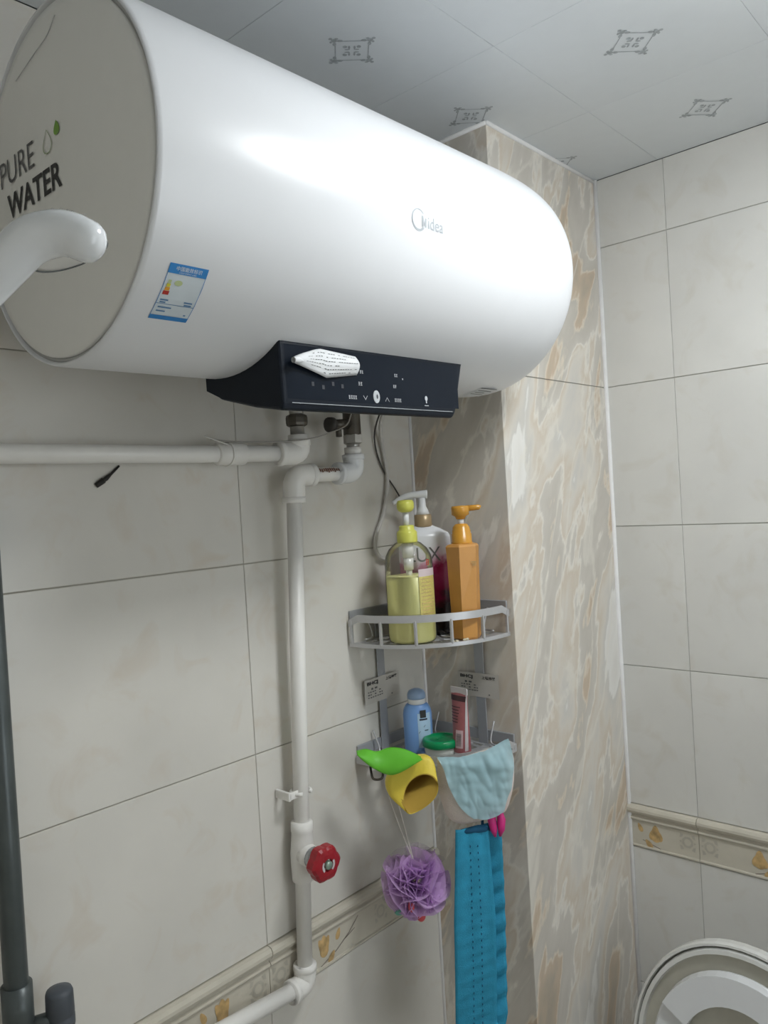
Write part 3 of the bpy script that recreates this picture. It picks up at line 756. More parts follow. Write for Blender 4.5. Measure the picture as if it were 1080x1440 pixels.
# safety valve under the cold inlet
sx_, sy_ = 0.985, 0.950
sv = thing('safety_valve', 'dark metal safety valve screwed under the water heater', 'valve', (sx_, sy_, H+.09))
obj('valve_body', lathe([(.012, 0), (.014, .002), (.0155, .004), (.0155, .05), (.0175, .052), (.0175, .062), (.013, .063), (.013, .13)], (sx_, sy_, H+.113), seg=20), 'dark_brass', sv, True)
obj('hex_nut', lathe([(.013, 0), (.0165, .002), (.0165, .016), (.013, .018)], (sx_, sy_, H+.100), seg=6), 'steel', sv)
obj('threaded_stub', tube([(sx_, sy_, cz_+.044), (sx_, sy_, H+.103)], .0115, 14), 'steel', sv, True)
obj('relief_arm', tube([(sx_-.012, sy_-.002, H+.135), (sx_-.05, sy_-.004, H+.132)], .0088, 14), 'dark_brass', sv, True)
obj('relief_cap', tube([(sx_-.05, sy_-.004, H+.132), (sx_-.0505, sy_-.004, H+.132), (sx_-.060, sy_-.004, H+.1315), (sx_-.0605, sy_-.004, H+.1315)], [.009, .0128, .0128, .010], 14), 'cable_black', sv, True)
obj('drain_nozzle', tube([(sx_-.036, sy_-.003, H+.130), (sx_-.036, sy_-.003, H+.112)], .0052, 10), 'dark_brass', sv, True)
# thin wires
wr_ = tag(obj('thin_wire', tube(spline([(sx_-.02, sy_-.02, H+.150), (sx_-.03, .935, H+.130), (.905, .928, H+.115), (.853, .921, H+.104), (.79, .942, H+.100), (.72, .950, H+.101), (.69, .953, H+.104)], 8), .0011, 6), 'wire_grey', smooth=True, loc=(.83, .90, H+.1)), 'thin grey wire strung from the safety valve to the level pipe', 'wire')
tag(obj('cable_tie', merge(tube([(.722, .959+math.sin(a)*.0182, hz+math.cos(a)*.0182) for a in [k*math.pi/8 for k in range(17)]], .0012, 6), tube([(.715, .944, hz+.012), (.675, .946, hz+.024)], .0009, 6)), 'pipe_white', smooth=True, loc=(.705, .95, hz)), 'white plastic tie looped around the level pipe at its coupling', 'tie')

# heater lead: white cable and thin dark wire hanging beside the corner
tag(obj('power_cable', tube(spline([(1.075, .93, H+.20), (1.090, .975, H+.145), (1.108, .992, H+.105), (1.118, .993, H+.04), (1.103, .993, H-.02), (1.078, .992, H-.062), (1.072, .991, H-.092), (1.092, .990, H-.110), (1.130, .990, H-.098), (1.165, .990, H-.075)], 10), .0038, 10), 'cable_white', smooth=True, loc=(1.1, .992, H)), 'white power cable hanging in a loop behind the pump bottles', 'cable')
tag(obj('sensor_wire', tube(spline([(1.068, .93, H+.20), (1.086, .985, H+.14), (1.092, .995, H+.10), (1.112, .996, H+.055), (1.140, .994, H+.02), (1.165, .990, H-.02)], 8), .0016, 8), 'cable_black', smooth=True, loc=(1.1, .99, H)), 'thin dark wire beside the white power cable', 'wire')

# black peg stub in the wall
tag(obj('wall_plug', merge(tube([(0.534, .999, H+.044), (0.545, .995, H+.052), (0.553, .996, H+.058), (0.567, .999, H+.069)], [.0028, .0032, .0018, .0016], 8), tube([(0.531, .998, H+.0425), (0.541, .995, H+.0495)], [.0036, .0042], 8)), 'peg_black', smooth=True, loc=(.55, .999, H+.057)), 'short black plug stub on the wall below the level pipe', 'plug')

# shower rail at the left
rl = thing('shower_rail', 'dark grey vertical shower rail standing off the tiled wall', 'rail', (0.371, 0.998, H-.9))
obj('bar', tube([(0.371, .962, H+.02), (0.371, .962, H+.018), (0.371, .962, H-.95), (0.371, .962, H-.952)], [.011, .0138, .0138, .011], 20), 'gunmetal', rl, True)
for z_ in (H-.02, H-.90): obj('wall_mount', tube([(0.371, .965, z_), (0.371, .9995, z_)], .010, 14), 'gunmetal', rl, True)
sl = obj('slider', merge(tube([(0.371, .962, H-.545), (0.371, .962, H-.612)], .0175, 20), tube([(0.378, .958, H-.598), (0.412, .945, H-.598)], .009, 12)), 'gunmetal', rl, True)
obj('slider_knob', lathe([(.006, -.003), (.0155, 0), (.0165, .004), (.0165, .014), (.0155, .0155), (.0165, .017), (.0160, .042), (.0145, .046), (.006, .048)], (0.413, .945, H-.612), seg=20), 'knob_grey', sl, True)

# ================================================================ hand shower (close to the camera)
hsn = thing('hand_shower', 'glossy white hand shower with wet head reaching in front of the heater end', 'shower head', (0.02, .62, H+.05))
hp = [(-.235, .80, H-.07), (-.03, .68, H+.00), (.095, .600, H+.060), (.163, .546, H+.104), (.193, .514, H+.134), (.2098, .4954, H+.1558), (.2225, .4817, H+.1720), (.2329, .4703, H+.1762), (.2402, .4621, H+.1750), (.2455, .4561, H+.1712)]
hpts = spline(hp, 6)
tdir = (hpts[-1]-hpts[-2]).normalized()
hrad = [.0134+.0012*max(0, 1-abs(i/(len(hpts)-1)-.68)/.3) for i in range(len(hpts))]
for q, k in ((.005, .95), (.009, .78), (.0115, .5), (.0128, .12)): hpts.append(Vector(hp[-1])+tdir*q); hrad.append(.0134*k)
n_ = len(hpts)
obj('handle', tube(hpts, hrad, 24), 'shower_white', hsn, True)
fd = Vector((.2785, -.1888, -.9417)).normalized()            # spray direction, downwards
hc_ = Vector((.2596, .5041, H+.1777))
hd = obj('head', lathe([(.0256, .0004), (.0268, -.001), (.0268, -.004), (.0250, -.007), (.0205, -.0115), (.0145, -.0140), (.006, -.0150), (.0005, -.0152)], hc_, fd, 40), 'shower_white', hsn, True)
q1 = (Vector((1, 0, 0))-fd*fd.x).normalized(); q2 = fd.cross(q1)
obj('seam_ring', tube([hc_+fd*.0006+q1*(.0261*math.cos(t))+q2*(.0261*math.sin(t)) for t in [k*math.pi/24 for k in range(49)]], .0008, 8), 'seam_grey', hd, True)
obj('spray_face', lathe([(.0256, .0002), (.0256, .0006), (.021, .0012), (.0005, .0016)], hc_, fd, 40), 'spray_face', hd, True)
rnd = random.Random(3)
drops = []
for k in range(12):
    i = int(n_*rnd.uniform(.62, .85)); p_, t_, a_, b_ = frames(hpts)[i]
    up_ = (Vector((0, 0, 1))-t_*t_.z).normalized(); sd_ = t_.cross(up_); an = rnd.uniform(-.5, .5)
    c_ = p_+(up_*math.cos(an)+sd_*math.sin(an))*.0139
    drops.append(ellipsoid(c_, .0011, .0011, .0009, 8, 5))
obj('water_drops', merge(*drops), 'clear_plastic', hsn, True)['kind'] = 'stuff'
hb_ = thing('shower_bracket', 'white bracket on the side wall carrying the hand shower', 'bracket', (XMIN, .80, H-.07))
obj('wall_plate', box(XMIN+.0005, XMIN+.012, .77, .83, H-.11, H-.03, .004), 'shower_white', hb_)
obj('cradle', tube([(XMIN+.01, .80, H-.07), (XMIN+.03, .79, H-.062)], .019, 18), 'shower_white', hb_, True)

# ================================================================ corner shelf
CX, CY = XCOR, 1.0
SL = 0.205; SN = 2.25
def arc(th, s=1.0, L_=SL):
    c, n = math.cos(th), math.sin(th)
    c = max(c, 0); n = max(n, 0)
    return CX-.004-L_*s*c**(2/SN), CY-.004-L_*s*n**(2/SN)
sh = thing('corner_shelf', 'two-tier silver aluminium corner shelf fixed between tiled wall and marble pillar', 'shelf', (CX-.07, CY-.07, H-.47))
def tray(zt, dz_rail):
    V, Fc = [], []; ns, nt = 16, 30
    for i in range(ns+1):
        s = i/ns
        for j in range(nt+1):
            x, y = arc(math.pi/2*j/nt, max(s, .02)); V.append((x, y, zt))
    for i in range(ns):
        for j in range(nt):
            if 3 <= i < 14 and i % 3 != 2 and 1 <= j < nt-1 and (j+(i//3)) % 3 != 0: continue
            a = i*(nt+1)+j; Fc.append((a, a+1, a+nt+2, a+nt+1))
    t = solid(obj('tray', (V, Fc), 'aluminium', sh), .002, -1)
    lip = [arc(math.pi/2*j/40) for j in range(41)]
    V, Fc = [], []
    for x, y in lip: V += [(x, y, zt-.004), (x, y, zt+.003)]
    Fc = [(2*i, 2*i+1, 2*i+3, 2*i+2) for i in range(40)]
    solid(obj('tray_lip', (V, Fc), 'aluminium', t), .0025, 0)
    # hand rail: flat band, its ends turning down to the tray
    V = []
    for j in range(41):
        x, y = arc(math.pi/2*j/40)
        e = min(j, 40-j); dz = -0.010*max(0, 1-e/2.0)
        V += [(x, y, zt+dz_rail-.0065+dz), (x, y, zt+dz_rail+.0065+dz)]
    rail = solid(obj('rail', (V, Fc), 'aluminium', sh), .003, 0)
    for th in (0.02, .30, .62, .95, 1.27, 1.55):
        x, y = arc(th); v = box(x-.0025, x+.0025, y-.0025, y+.0025, zt+.001, zt+dz_rail-.003, .0008, 1)
        obj('post', v, 'aluminium', sh)
    # back bands against both walls and the joining rear plate
    obj('back_band', box(CX-SL, CX-.006, CY-.0045, CY-.0005, zt+max(dz_rail-.008, .001), zt+dz_rail+.012, .001, 1), 'aluminium_dull', sh)
    obj('back_band', box(CX-.0045, CX-.0005, CY-SL, CY-.006, zt+max(dz_rail-.008, .001), zt+dz_rail+.012, .001, 1), 'aluminium_dull', sh)
    for kx in (0, 1):
        for q in (.035, .165):
            if kx == 0: p = [(CX-q, CY-.006, zt+.045), (CX-q, CY-.02, zt+.01), (CX-q-.022, CY-.022, zt+.006)]
            else: p = [(CX-.006, CY-q, zt+.045), (CX-.02, CY-q, zt+.01), (CX-.022, CY-q-.022, zt+.006)]
            obj('wire_loop', tube(spline(p, 5), .0016, 8), 'aluminium', sh, True)
ZT1, ZT2 = H-.2545, H-.4655
tray(ZT1, .047); tray(ZT2, .014)
obj('upright', box(1.060, 1.080, CY-.0068, CY-.0048, ZT2, ZT1+.03, .0006, 1), 'aluminium_dull', sh)
obj('upright', box(CX-.0068, CX-.0048, .851, .872, ZT2, ZT1+.03, .0006, 1), 'aluminium_dull', sh)
obj('hook', tube(spline([(1.015, .985, ZT2-.002), (1.000, .968, ZT2-.018), (.992, .955, ZT2-.024), (.999, .942, ZT2-.022), (1.012, .95, ZT2-.012)], 6), .0022, 8), 'dark_brass', sh, True)
obj('hook', tube(spline([(1.075, .862, ZT2-.002), (1.074, .858, ZT2-.02), (1.066, .848, ZT2-.03), (1.058, .842, ZT2-.022)], 6), .0022, 8), 'aluminium_dull', sh, True)
obj('hook', tube(spline([(1.135, .822, ZT2-.002), (1.134, .818, ZT2-.03), (1.128, .812, ZT2-.044), (1.121, .806, ZT2-.034)], 6), .0022, 8), 'aluminium_dull', sh, True)
# adhesive mounting tags
def mount_tag(lbl, mapf):
    t = thing('mounting_tag', lbl, 'tag', mapf(.5, 0))
    fl = obj('film', quad_grid(0, 1, 0, 1, lambda u, v: mapf(u, v, .0)), 'tag_film', t)
    obj('heading', text_vf('BHCJ', lambda u, v: mapf(u, v, .0006), (.07, .72, .38, .90), .04), 'print_black', t)
    obj('heading', text_vf('上墙神器', lambda u, v: mapf(u, v, .0006), (.60, .76, .93, .90), .02), 'print_black', t)
    obj('small_print', merge(print_lines([(.08, .42, .60)], lambda u, v: mapf(u, v, .0006), .085, 2), print_lines([(.08, .52, .48), (.08, .52, .37), (.08, .50, .26), (.62, .92, .14)], lambda u, v: mapf(u, v, .0006), .055, 4)), 'print_dark', t)
mount_tag('printed adhesive mounting tag on the cream tiled wall between the shelf tiers', lambda u, v, d=0.0: (1.021+(1.117-1.021)*u, CY-.0074-d, H-.372+.045*v+.002*u))
mount_tag('printed adhesive mounting tag on the marble pillar between the shelf tiers', lambda u, v, d=0.0: (CX-.0074-d, .912-(.912-.819)*u, H-.379+.045*v))

# ---------------------------------------------------------------- toiletries, upper tier
ZS = ZT1+.0005
def bottle_head(t, base, spout_dir, m, r0, mats):
    pass
# yellow pump bottle
bx, by = 1.060, .903
yb = thing('soap_bottle', 'clear pump bottle half full of yellow liquid on the upper shelf', 'bottle', (bx, by, ZS))
sh_p = [(.034, .0005), (.0405, .003), (.0425, .010), (.0425, .140), (.041, .152), (.034, .166), (.024, .175), (.0165, .179), (.0160, .184)]
obj('bottle_shell', lathe(sh_p, (bx, by, ZS), seg=40), 'clear_plastic', yb, True)
obj('liquid', lathe([(.033, .0015), (.0395, .004), (.0415, .011), (.0415, .117), (.040, .118), (.0005, .118)], (bx, by, ZS), seg=40), 'liquid_yellow', yb, True)
cl_ = obj('collar', lathe([(.0175, .176), (.0182, .178), (.0182, .194), (.0165, .197), (.0135, .199), (.0135, .205), (.0115, .207), (.004, .207)], (bx, by, ZS), seg=28), 'pump_yellow', yb, True)
obj('pump_stem', lathe([(.0052, .205), (.0052, .232)], (bx, by, ZS), seg=16), 'plastic_white', yb, True)
obj('dip_tube', merge(lathe([(.0105, .150), (.0105, .179)], (bx, by, ZS), seg=16), lathe([(.0085, .128), (.0092, .150)], (bx, by, ZS), seg=16), lathe([(.0055, .115), (.0060, .130)], (bx, by, ZS), seg=12)), 'pump_clear', yb, True)
T = Vector((.707, -.707, 0)); NN = Vector((-.707, -.707, 0))
obj('pump_head', merge(lathe([(.008, .230), (.0130, .233), (.0155, .238), (.0155, .246), (.0135, .251), (.006, .252)], (bx, by, ZS), seg=20), tube([(bx, by, ZS+.242), (bx+.012, by+.014, ZS+.242), (bx+.021, by+.024, ZS+.240)], [.007, .006, .005], 10)), 'pump_yellow', yb, True)
def yl(deg, z, d=.0005):
    a = math.radians(deg); rr = .0425+d
    return (bx+T.x*rr*math.sin(a)+NN.x*rr*math.cos(a), by+T.y*rr*math.sin(a)+NN.y*rr*math.cos(a), ZS+z)
obj('back_label', quad_grid(17, 74, .040, .118, yl, 8, 4), 'label_mustard', yb, label='mustard label with fine print')
obj('label_top', quad_grid(17, 76, .118, .131, yl, 8, 2), 'label_pinkish', yb)
obj('label_print', print_lines([(20, 70, .112-.006*k) for k in range(11)], lambda u, v: yl(u, v, .0009), .0024, 8, .8) if False else merge(*[quad_grid(20+rnd.uniform(0, 4), 66-rnd.uniform(0, 14), .113-.006*k, .1142-.006*k, lambda u, v: yl(u, v, .0009), 6, 1) for k in range(11)]), 'print_gold', yb)
obj('label_mark', merge(quad_grid(40, 42.5, .138, .146, lambda u, v: yl(u, v, .0006)), quad_grid(47, 49.5, .138, .146, lambda u, v: yl(u, v, .0006)), quad_grid(40, 49.5, .1455, .147, lambda u, v: yl(u, v, .0006)), quad_grid(40, 49.5, .137, .1385, lambda u, v: yl(u, v, .0006)), quad_grid(40, 49.5, .1415, .1428, lambda u, v: yl(u, v, .0006))), 'label_red', yb, label='small red mark')

# white and crimson pump bottle (oval section, faces the room)
lxb, lyb = 1.137, .927
lb = thing('body_wash_bottle', 'white pump bottle fading to crimson and black standing behind the yellow one', 'bottle', (lxb, lyb, ZS))
lprof = [(.90, .0005), (.97, .004), (1.0, .012), (1.0, .176), (.985, .182), (.93, .187), (.62, .1960), (.40, .2005), (.36, .202)]
obj('bottle_body', lathe([(.049*a, b) for a, b in lprof], (lxb, lyb, ZS), seg=40, sx=1.0, sy=.62, xdir=T), 'lux_print', lb, True)
obj('collar', lathe([(.0155, .200), (.0165, .202), (.0160, .222), (.014, .223)], (lxb, lyb, ZS), seg=24), 'gold_collar', lb, True)
obj('pump_stem', lathe([(.0130, .222), (.0110, .230), (.0072, .238), (.0065, .254)], (lxb, lyb, ZS), seg=20), 'plastic_white', lb, True)
def hd_path(): return spline([(lxb+.010*T.x, lyb+.010*T.y, ZS+.260), (lxb-.005*T.x, lyb-.005*T.y, ZS+.2605), (lxb-.030*T.x, lyb-.030*T.y, ZS+.2585), (lxb-.055*T.x, lyb-.055*T.y, ZS+.247)], 5)
hpth = hd_path(); obj('pump_head', tube(hpth, [.0085-.0045*i/(len(hpth)-1) for i in range(len(hpth))], 12), 'plastic_white', lb, True)
def lm(u, z, d=.0006):
    k = .049; c = max(0, 1-(u/k)**2); p = Vector((lxb, lyb, ZS+z))+T*u+NN*(k*.62*math.sqrt(c)+d); return p
obj('lettering', text_vf('LUX', lambda u, v: lm(u, v), (-.034, .1370, .026, .1630), -.002), 'print_dark', lb, label='thin grey letters')
obj('emblem_stem', merge(quad_grid(.006, .0068, .108, .134, lm, 1, 3), poly_face([(.006+.005*math.cos(t), .112+.004*math.sin(t)) for t in [k*math.pi/5 for k in range(10)]], lm)), 'print_dark', lb)

# amber faceted pump bottle, tapering towards the base
ax_, ay_ = 1.127, .833
ab = thing('shampoo_bottle', 'faceted amber pump bottle standing beside the marble pillar', 'bottle', (ax_, ay_, ZS))
V, Fc = [], []
secs = [(.0225, .0005), (.0245, .004), (.0248, .012), (.0262, .060), (.0290, .150), (.0300, .164), (.0270, .1675), (.0170, .170)]
rot0 = math.radians(20); NS6 = 6
for r_, h_ in secs:
    for k in range(NS6):
        a = 2*math.pi*k/NS6+rot0+.10*(h_/.16)
        V.append((ax_+r_*1.04*math.cos(a), ay_+r_*1.04*math.sin(a), ZS+h_))
for i in range(len(secs)-1):
    for k in range(NS6): k2 = (k+1) % NS6; Fc.append((i*NS6+k, i*NS6+k2, (i+1)*NS6+k2, (i+1)*NS6+k))
Fc += [tuple(range(NS6-1, -1, -1)), tuple((len(secs)-1)*NS6+k for k in range(NS6))]
obj('bottle_body', (V, Fc), 'amber', ab)
obj('collar', lathe([(.0185, .168), (.0185, .172), (.0178, .173), (.0178, .186), (.0165, .187), (.0165, .192), (.0155, .193), (.0150, .198), (.011, .203), (.008, .204)], (ax_, ay_, ZS), seg=28), 'amber_pump', ab, True)
obj('pump_stem', lathe([(.0058, .202), (.0055, .216)], (ax_, ay_, ZS), seg=14), 'plastic_white', ab, True)
obj('pump_head', merge(lathe([(.0075, .212), (.010, .217), (.0155, .220), (.0160, .232), (.0145, .2355), (.003, .236)], (ax_, ay_, ZS), seg=24),
    tube([(ax_+T.x*.010, ay_+T.y*.010, ZS+.2305), (ax_+T.x*.034, ay_+T.y*.034, ZS+.2315), (ax_+T.x*.036, ay_+T.y*.036, ZS+.2305)], [.0055, .0048, .0042], 10)), 'amber_pump', ab, True)
def am(u, z): return Vector((ax_, ay_, ZS+z))+T*u+NN*(.0268)
obj('small_print', merge(*[quad_grid(.010+.001*k, .019, .1365-.0028*k, .138-.0028*k, am) for k in range(3)]), 'print_gold', ab)
# soap crumbs on the tray edge
for k, (u, q) in enumerate(((1.075, .826), (1.083, .8235), (1.100, .8195), (1.106, .818))):
    tag(obj('soap_crumb', ellipsoid((u, q, ZT1+.0030), .004, .003, .0026, 8, 5), 'soap_crumb', smooth=True, loc=(u, q, ZT1)), 'tiny crumb of dried soap on the upper tray edge', 'crumb', 'dried soap crumbs on the upper tray')

# ---------------------------------------------------------------- lower tier
ZL = ZT2+.0005
ux, uy = 1.097, .935
ub = thing('lotion_bottle', 'small blue bottle with pale label on the lower shelf', 'bottle', (ux, uy, ZL))
obj('bottle_body', lathe([(.90, .0005), (.98, .004), (1, .010), (1, .070), (.93, .080), (.76, .087), (.62, .0895)], (ux, uy, ZL), seg=28, sx=.0265, sy=.0215, xdir=T), 'blue_plastic', ub, True)
obj('neck_ring', lathe([(.0150, .088), (.0170, .090), (.0165, .094), (.0172, .097), (.0165, .0985)], (ux, uy, ZL), seg=24), 'plastic_white', ub, True)
obj('cap', lathe([(.0168, .098), (.0172, .101), (.0165, .107), (.0135, .112), (.007, .115), (.0008, .1155)], (ux, uy, ZL), seg=24), 'blue_cap', ub, True)
def um(u, z, d=.0005):
    c = max(0, 1-(u/.0265)**2); return Vector((ux, uy, ZL+z))+T*u+NN*(.0215*math.sqrt(c)+d)
obj('front_label', quad_grid(-.002, .0215, .012, .074, um, 6, 3), 'label_sky', ub)
obj('label_badge', quad_grid(.003, .014, .066, .080, lambda u, z: um(u, z, .0010), 3, 2), 'print_black', ub)
obj('label_print', merge(quad_grid(.0015, .016, .0615, .0645, lambda u, z: um(u, z, .0010), 3, 1), quad_grid(.010, .017, .042, .0435, lambda u, z: um(u, z, .0010), 2, 1), ([um(-.001, .038, .001), um(.012, .052, .001), um(.012, .053, .001), um(-.001, .039, .001)], [(0, 1, 2, 3)])), 'ink_navy', ub)
jx, jy = 1.098, .884
jb = thing('cream_jar', 'low pale jar with a green screw lid on the lower shelf', 'jar', (jx, jy, ZL))
obj('jar_body', lathe([(.024, .0005), (.0285, .004), (.030, .012), (.030, .018), (.0285, .021)], (jx, jy, ZL), seg=32), 'jar_white', jb, True)
jl = obj('lid', lathe([(.0300, .0185), (.0330, .020), (.0335, .024), (.0330, .030), (.031, .0325), (.024, .033), (.0235, .0322), (.0008, .0322)], (jx, jy, ZL), seg=40), 'lid_green', jb, True)
obj('lid_emboss', merge(*[box(jx-.012+.008*k, jx-.008+.008*k, jy-.003, jy+.003, ZL+.0322, ZL+.0329, .0003, 1) for k in range(4)]), 'lid_green', jl)
# pink tube standing on its cap, flat crimped top
tx, ty = 1.110, .846
tb = thing('cleanser_tube', 'pink squeeze tube standing on the lower shelf with barcode towards the room', 'tube', (tx, ty, ZL))
TT = (T*.62+NN*.78).normalized(); TN = (NN*.62-T*.78).normalized()
def tb_pt(u, v):
    a = 2*math.pi*u; z = .012+.104*v
    rx = .0165+(.0195-.0165)*v; ry = .0150*(1-v)**.75+.0008
    return Vector((tx, ty, ZL+z))+TT*(rx*math.cos(a))+TN*(ry*math.sin(a))
obj('tube_body', grid(36, 12, tb_pt, True), 'tube_pink', tb, True)
obj('cap', lathe([(.013, .0003), (.0150, .002), (.0152, .0125), (.008, .013)], (tx, ty, ZL), seg=28), 'tube_pale', tb, True)
obj('crimp', (lambda P: prism([(-.0195, .1135), (.0195, .1135), (.0195, .1245), (-.0195, .1245)], P, -.0011, .0011))(lambda u, v, d: Vector((tx, ty, ZL+v))+TT*u+TN*d), 'tube_pale', tb)
def tm(u, v, d=.0006):
    a = math.asin(max(-1, min(1, u))); q = Vector((tx, ty, 0)); p = tb_pt((math.pi/2-a)/(2*math.pi), v)
    s = 1 if TN.dot(NN) > 0 else -1
    return p+TN*d if s > 0 else tb_pt((-math.pi/2+a)/(2*math.pi), v)-TN*d
obj('dark_band', quad_grid(-.95, .90, .86, .95, tm, 6, 2), 'tube_band', tb)
obj('pale_side', quad_grid(.86, .999, .03, .99, tm, 3, 8), 'tube_pale', tb)
bc = obj('barcode', quad_grid(-.10, .72, .08, .38, tm, 4, 2), 'barcode_pink', tb)
obj('barcode_bars', merge(*[quad_grid(.02, .58, .12+.022*k, .12+.022*k+.011*rnd.uniform(.5, 1.2), lambda u, v: tm(u, v, .0011), 3, 1) for k in range(10)]), 'print_dark', bc)
obj('text_rows', merge(*[quad_grid(-.85, .40-rnd.uniform(0, .3), .50+.05*k, .515+.05*k, lambda u, v: tm(u, v, .0009), 4, 1) for k in range(6)]), 'tube_band', tb)

# ---------------------------------------------------------------- things hung over the lower tier
O = Vector((1.035, .832, H-.463))
def loc3(a, b, c=0.0): return O+T*a+Vector((0, 0, b))+NN*c
# yellow rubber glove: flared cuff opening towards the room
gl = thing('rubber_glove', 'yellow rubber glove draped over the lower tray with its cuff open', 'glove', loc3(-.06, -.06))
RIM = [(-0.0742, -0.0361), (-0.0706, -0.0541), (-0.0589, -0.0563), (-0.0344, -0.0417), (-0.0157, -0.0254), (-0.0123, -0.0079), (-0.0199, 0.0045), (-0.0361, 0.0093), (-0.0532, 0.0), (-0.0681, -0.013)]
MID = [(-0.1027, -0.011), (-0.0946, -0.0355), (-0.0807, -0.0402), (-0.0502, -0.0271), (-0.0214, -0.0055), (-0.0133, 0.0117), (-0.0169, 0.0311), (-0.0346, 0.0349), (-0.0649, 0.0253), (-0.092, 0.0084)]
RIMC = [.030, .038, .042, .046, .044, .040, .034, .030, .026, .027]
def glove_rings(shr=0.0):
    rings = []
    cm = (sum(p[0] for p in MID)/10, sum(p[1] for p in MID)/10); cr_ = (sum(p[0] for p in RIM)/10, sum(p[1] for p in RIM)/10)
    def sh_(p, c): return (p[0]+(c[0]-p[0])*shr, p[1]+(c[1]-p[1])*shr)
    for k, (q, c) in enumerate(((.30, -.016), (.72, -.012), (.95, -.002))):
        rings.append([(cm[0]+(p[0]-cm[0])*q*(1-shr)-.004, cm[1]+(p[1]-cm[1])*q*(1-shr), c) for p in MID])
    rings.append([sh_(p, cm)+(.020,) for p in MID])
    for t in (.35, .7, 1.0):
        rings.append([(sh_(a, cm)[0]*(1-t)+sh_(b, cr_)[0]*t, sh_(a, cm)[1]*(1-t)+sh_(b, cr_)[1]*t, .020+(c-.020)*t+.003*math.sin(i*2.1)*t) for i, (a, b, c) in enumerate(zip(MID, RIM, RIMC))])
    V = [loc3(*p) for rg in rings for p in rg]; n = 10
    Fc = [(i*n+k, i*n+(k+1) % n, (i+1)*n+(k+1) % n, (i+1)*n+k) for i in range(len(rings)-1) for k in range(n)]
    Fc.append(tuple(range(n)))
    return V, Fc
subsurf(obj('cuff', glove_rings(), 'glove_yellow', gl, True), 2)
subsurf(obj('cuff_inside', glove_rings(.05), 'glove_shaded', gl, True), 2)  # inside of the cuff: same yellow, its shade put in as darker colour
# green cloth folded over the tray edge
def pline(P, t):
    k = t*(len(P)-1); i = min(int(k), len(P)-2); f_ = k-i
    p0, p1, p2, p3 = P[max(i-1, 0)], P[i], P[i+1], P[min(i+2, len(P)-1)]
    return tuple(0.5*((2*p1[q])+(p2[q]-p0[q])*f_+(2*p0[q]-5*p1[q]+4*p2[q]-p3[q])*f_**2+(3*p1[q]-p0[q]-3*p2[q]+p3[q])*f_**3) for q in range(len(p0)))
GU = [(-0.1451, 0.0499), (-0.1296, 0.0523), (-0.111, 0.0461), (-0.087, 0.0514), (-0.0611, 0.047), (-0.0403, 0.0359)]
GL = [(-0.143, 0.0494), (-0.1331, 0.038), (-0.1175, 0.0238), (-0.0958, 0.0126), (-0.0755, 0.0169), (-0.0388, 0.0378)]
def green(u, v):
    a, b = pline(GU, u), pline(GL, u)
    return loc3(a[0]*(1-v)+b[0]*v, a[1]*(1-v)+b[1]*v, .018+.018*math.sin(math.pi*.62*v)+.004*math.sin(u*7+1)+.010*u)
gc = tag(obj('green_cloth', grid(26, 12, green), 'cloth_green', smooth=True, loc=tuple(loc3(-.1, 0))), 'bright green cloth folded over the lower tray above the yellow glove', 'cloth')
solid(gc, .0022, 0)
# peach scrubbing mitt with pale blue cloth on it
MO = [(-0.0104, 0.0232), (-0.0115, -0.0151), (-0.0085, -0.0455), (0.0018, -0.0752), (0.0204, -0.0875), (0.0518, -0.0877), (0.0799, -0.0827), (0.101, -0.0736), (0.1141, -0.0371), (0.1182, -0.0073), (0.1165, 0.0255), (0.0928, 0.0345), (0.0501, 0.0282), (0.0196, 0.0233), (-0.0104, 0.0232)]
MC = (.055, -.030)
def mitt(u, v, side):
    p = pline(MO, u); k = max(v, .02)
    a, b = MC[0]+(p[0]-MC[0])*k, MC[1]+(p[1]-MC[1])*k
    return loc3(a, b, .012+side*.011*(1-k**4)**.6+.003*math.sin(a*60))
mt = tag(obj('scrub_mitt', merge(grid(48, 8, lambda u, v: mitt(u, v, 1)), grid(48, 8, lambda u, v: mitt(u, v, -1))), 'mitt_peach', smooth=True, loc=tuple(loc3(.057, -.09))), 'thick peach towelling mitt hanging from the lower tray beneath a blue cloth', 'mitt')
BL = [(-0.0109, 0.0273), (-0.0024, 0.0112), (0.0053, -0.0202), (0.0223, -0.0549), (0.0426, -0.0744)]
BR = [(0.1119, 0.0488), (0.1149, 0.0164), (0.1104, -0.019), (0.1003, -0.0481), (0.0933, -0.0666)]
def blue(u, v):
    a, b = pline(BL, v), pline(BR, v)
    x = a[0]*(1-u)+b[0]*u; y = a[1]*(1-u)+b[1]*u
    y += (-.010*math.sin(math.pi*u)*(1-v)**2) - .006*math.sin(math.pi*u)*v**3
    fold = noise.noise(Vector((x*34, y*34, 2.0)))*.0055+abs(noise.noise(Vector((x*60+3, y*26+x*40, 5.0))))*.006+abs(noise.noise(Vector((x*30-9, y*55, 8.0))))*.004
    return loc3(x, y, .0300+fold-.018*max(0, 1-v*5)**2)
bl = tag(obj('blue_cloth', grid(56, 44, blue), 'cloth_blue', smooth=True, loc=tuple(loc3(.057, -.05))), 'thin crumpled pale blue cloth draped over the peach mitt', 'cloth')

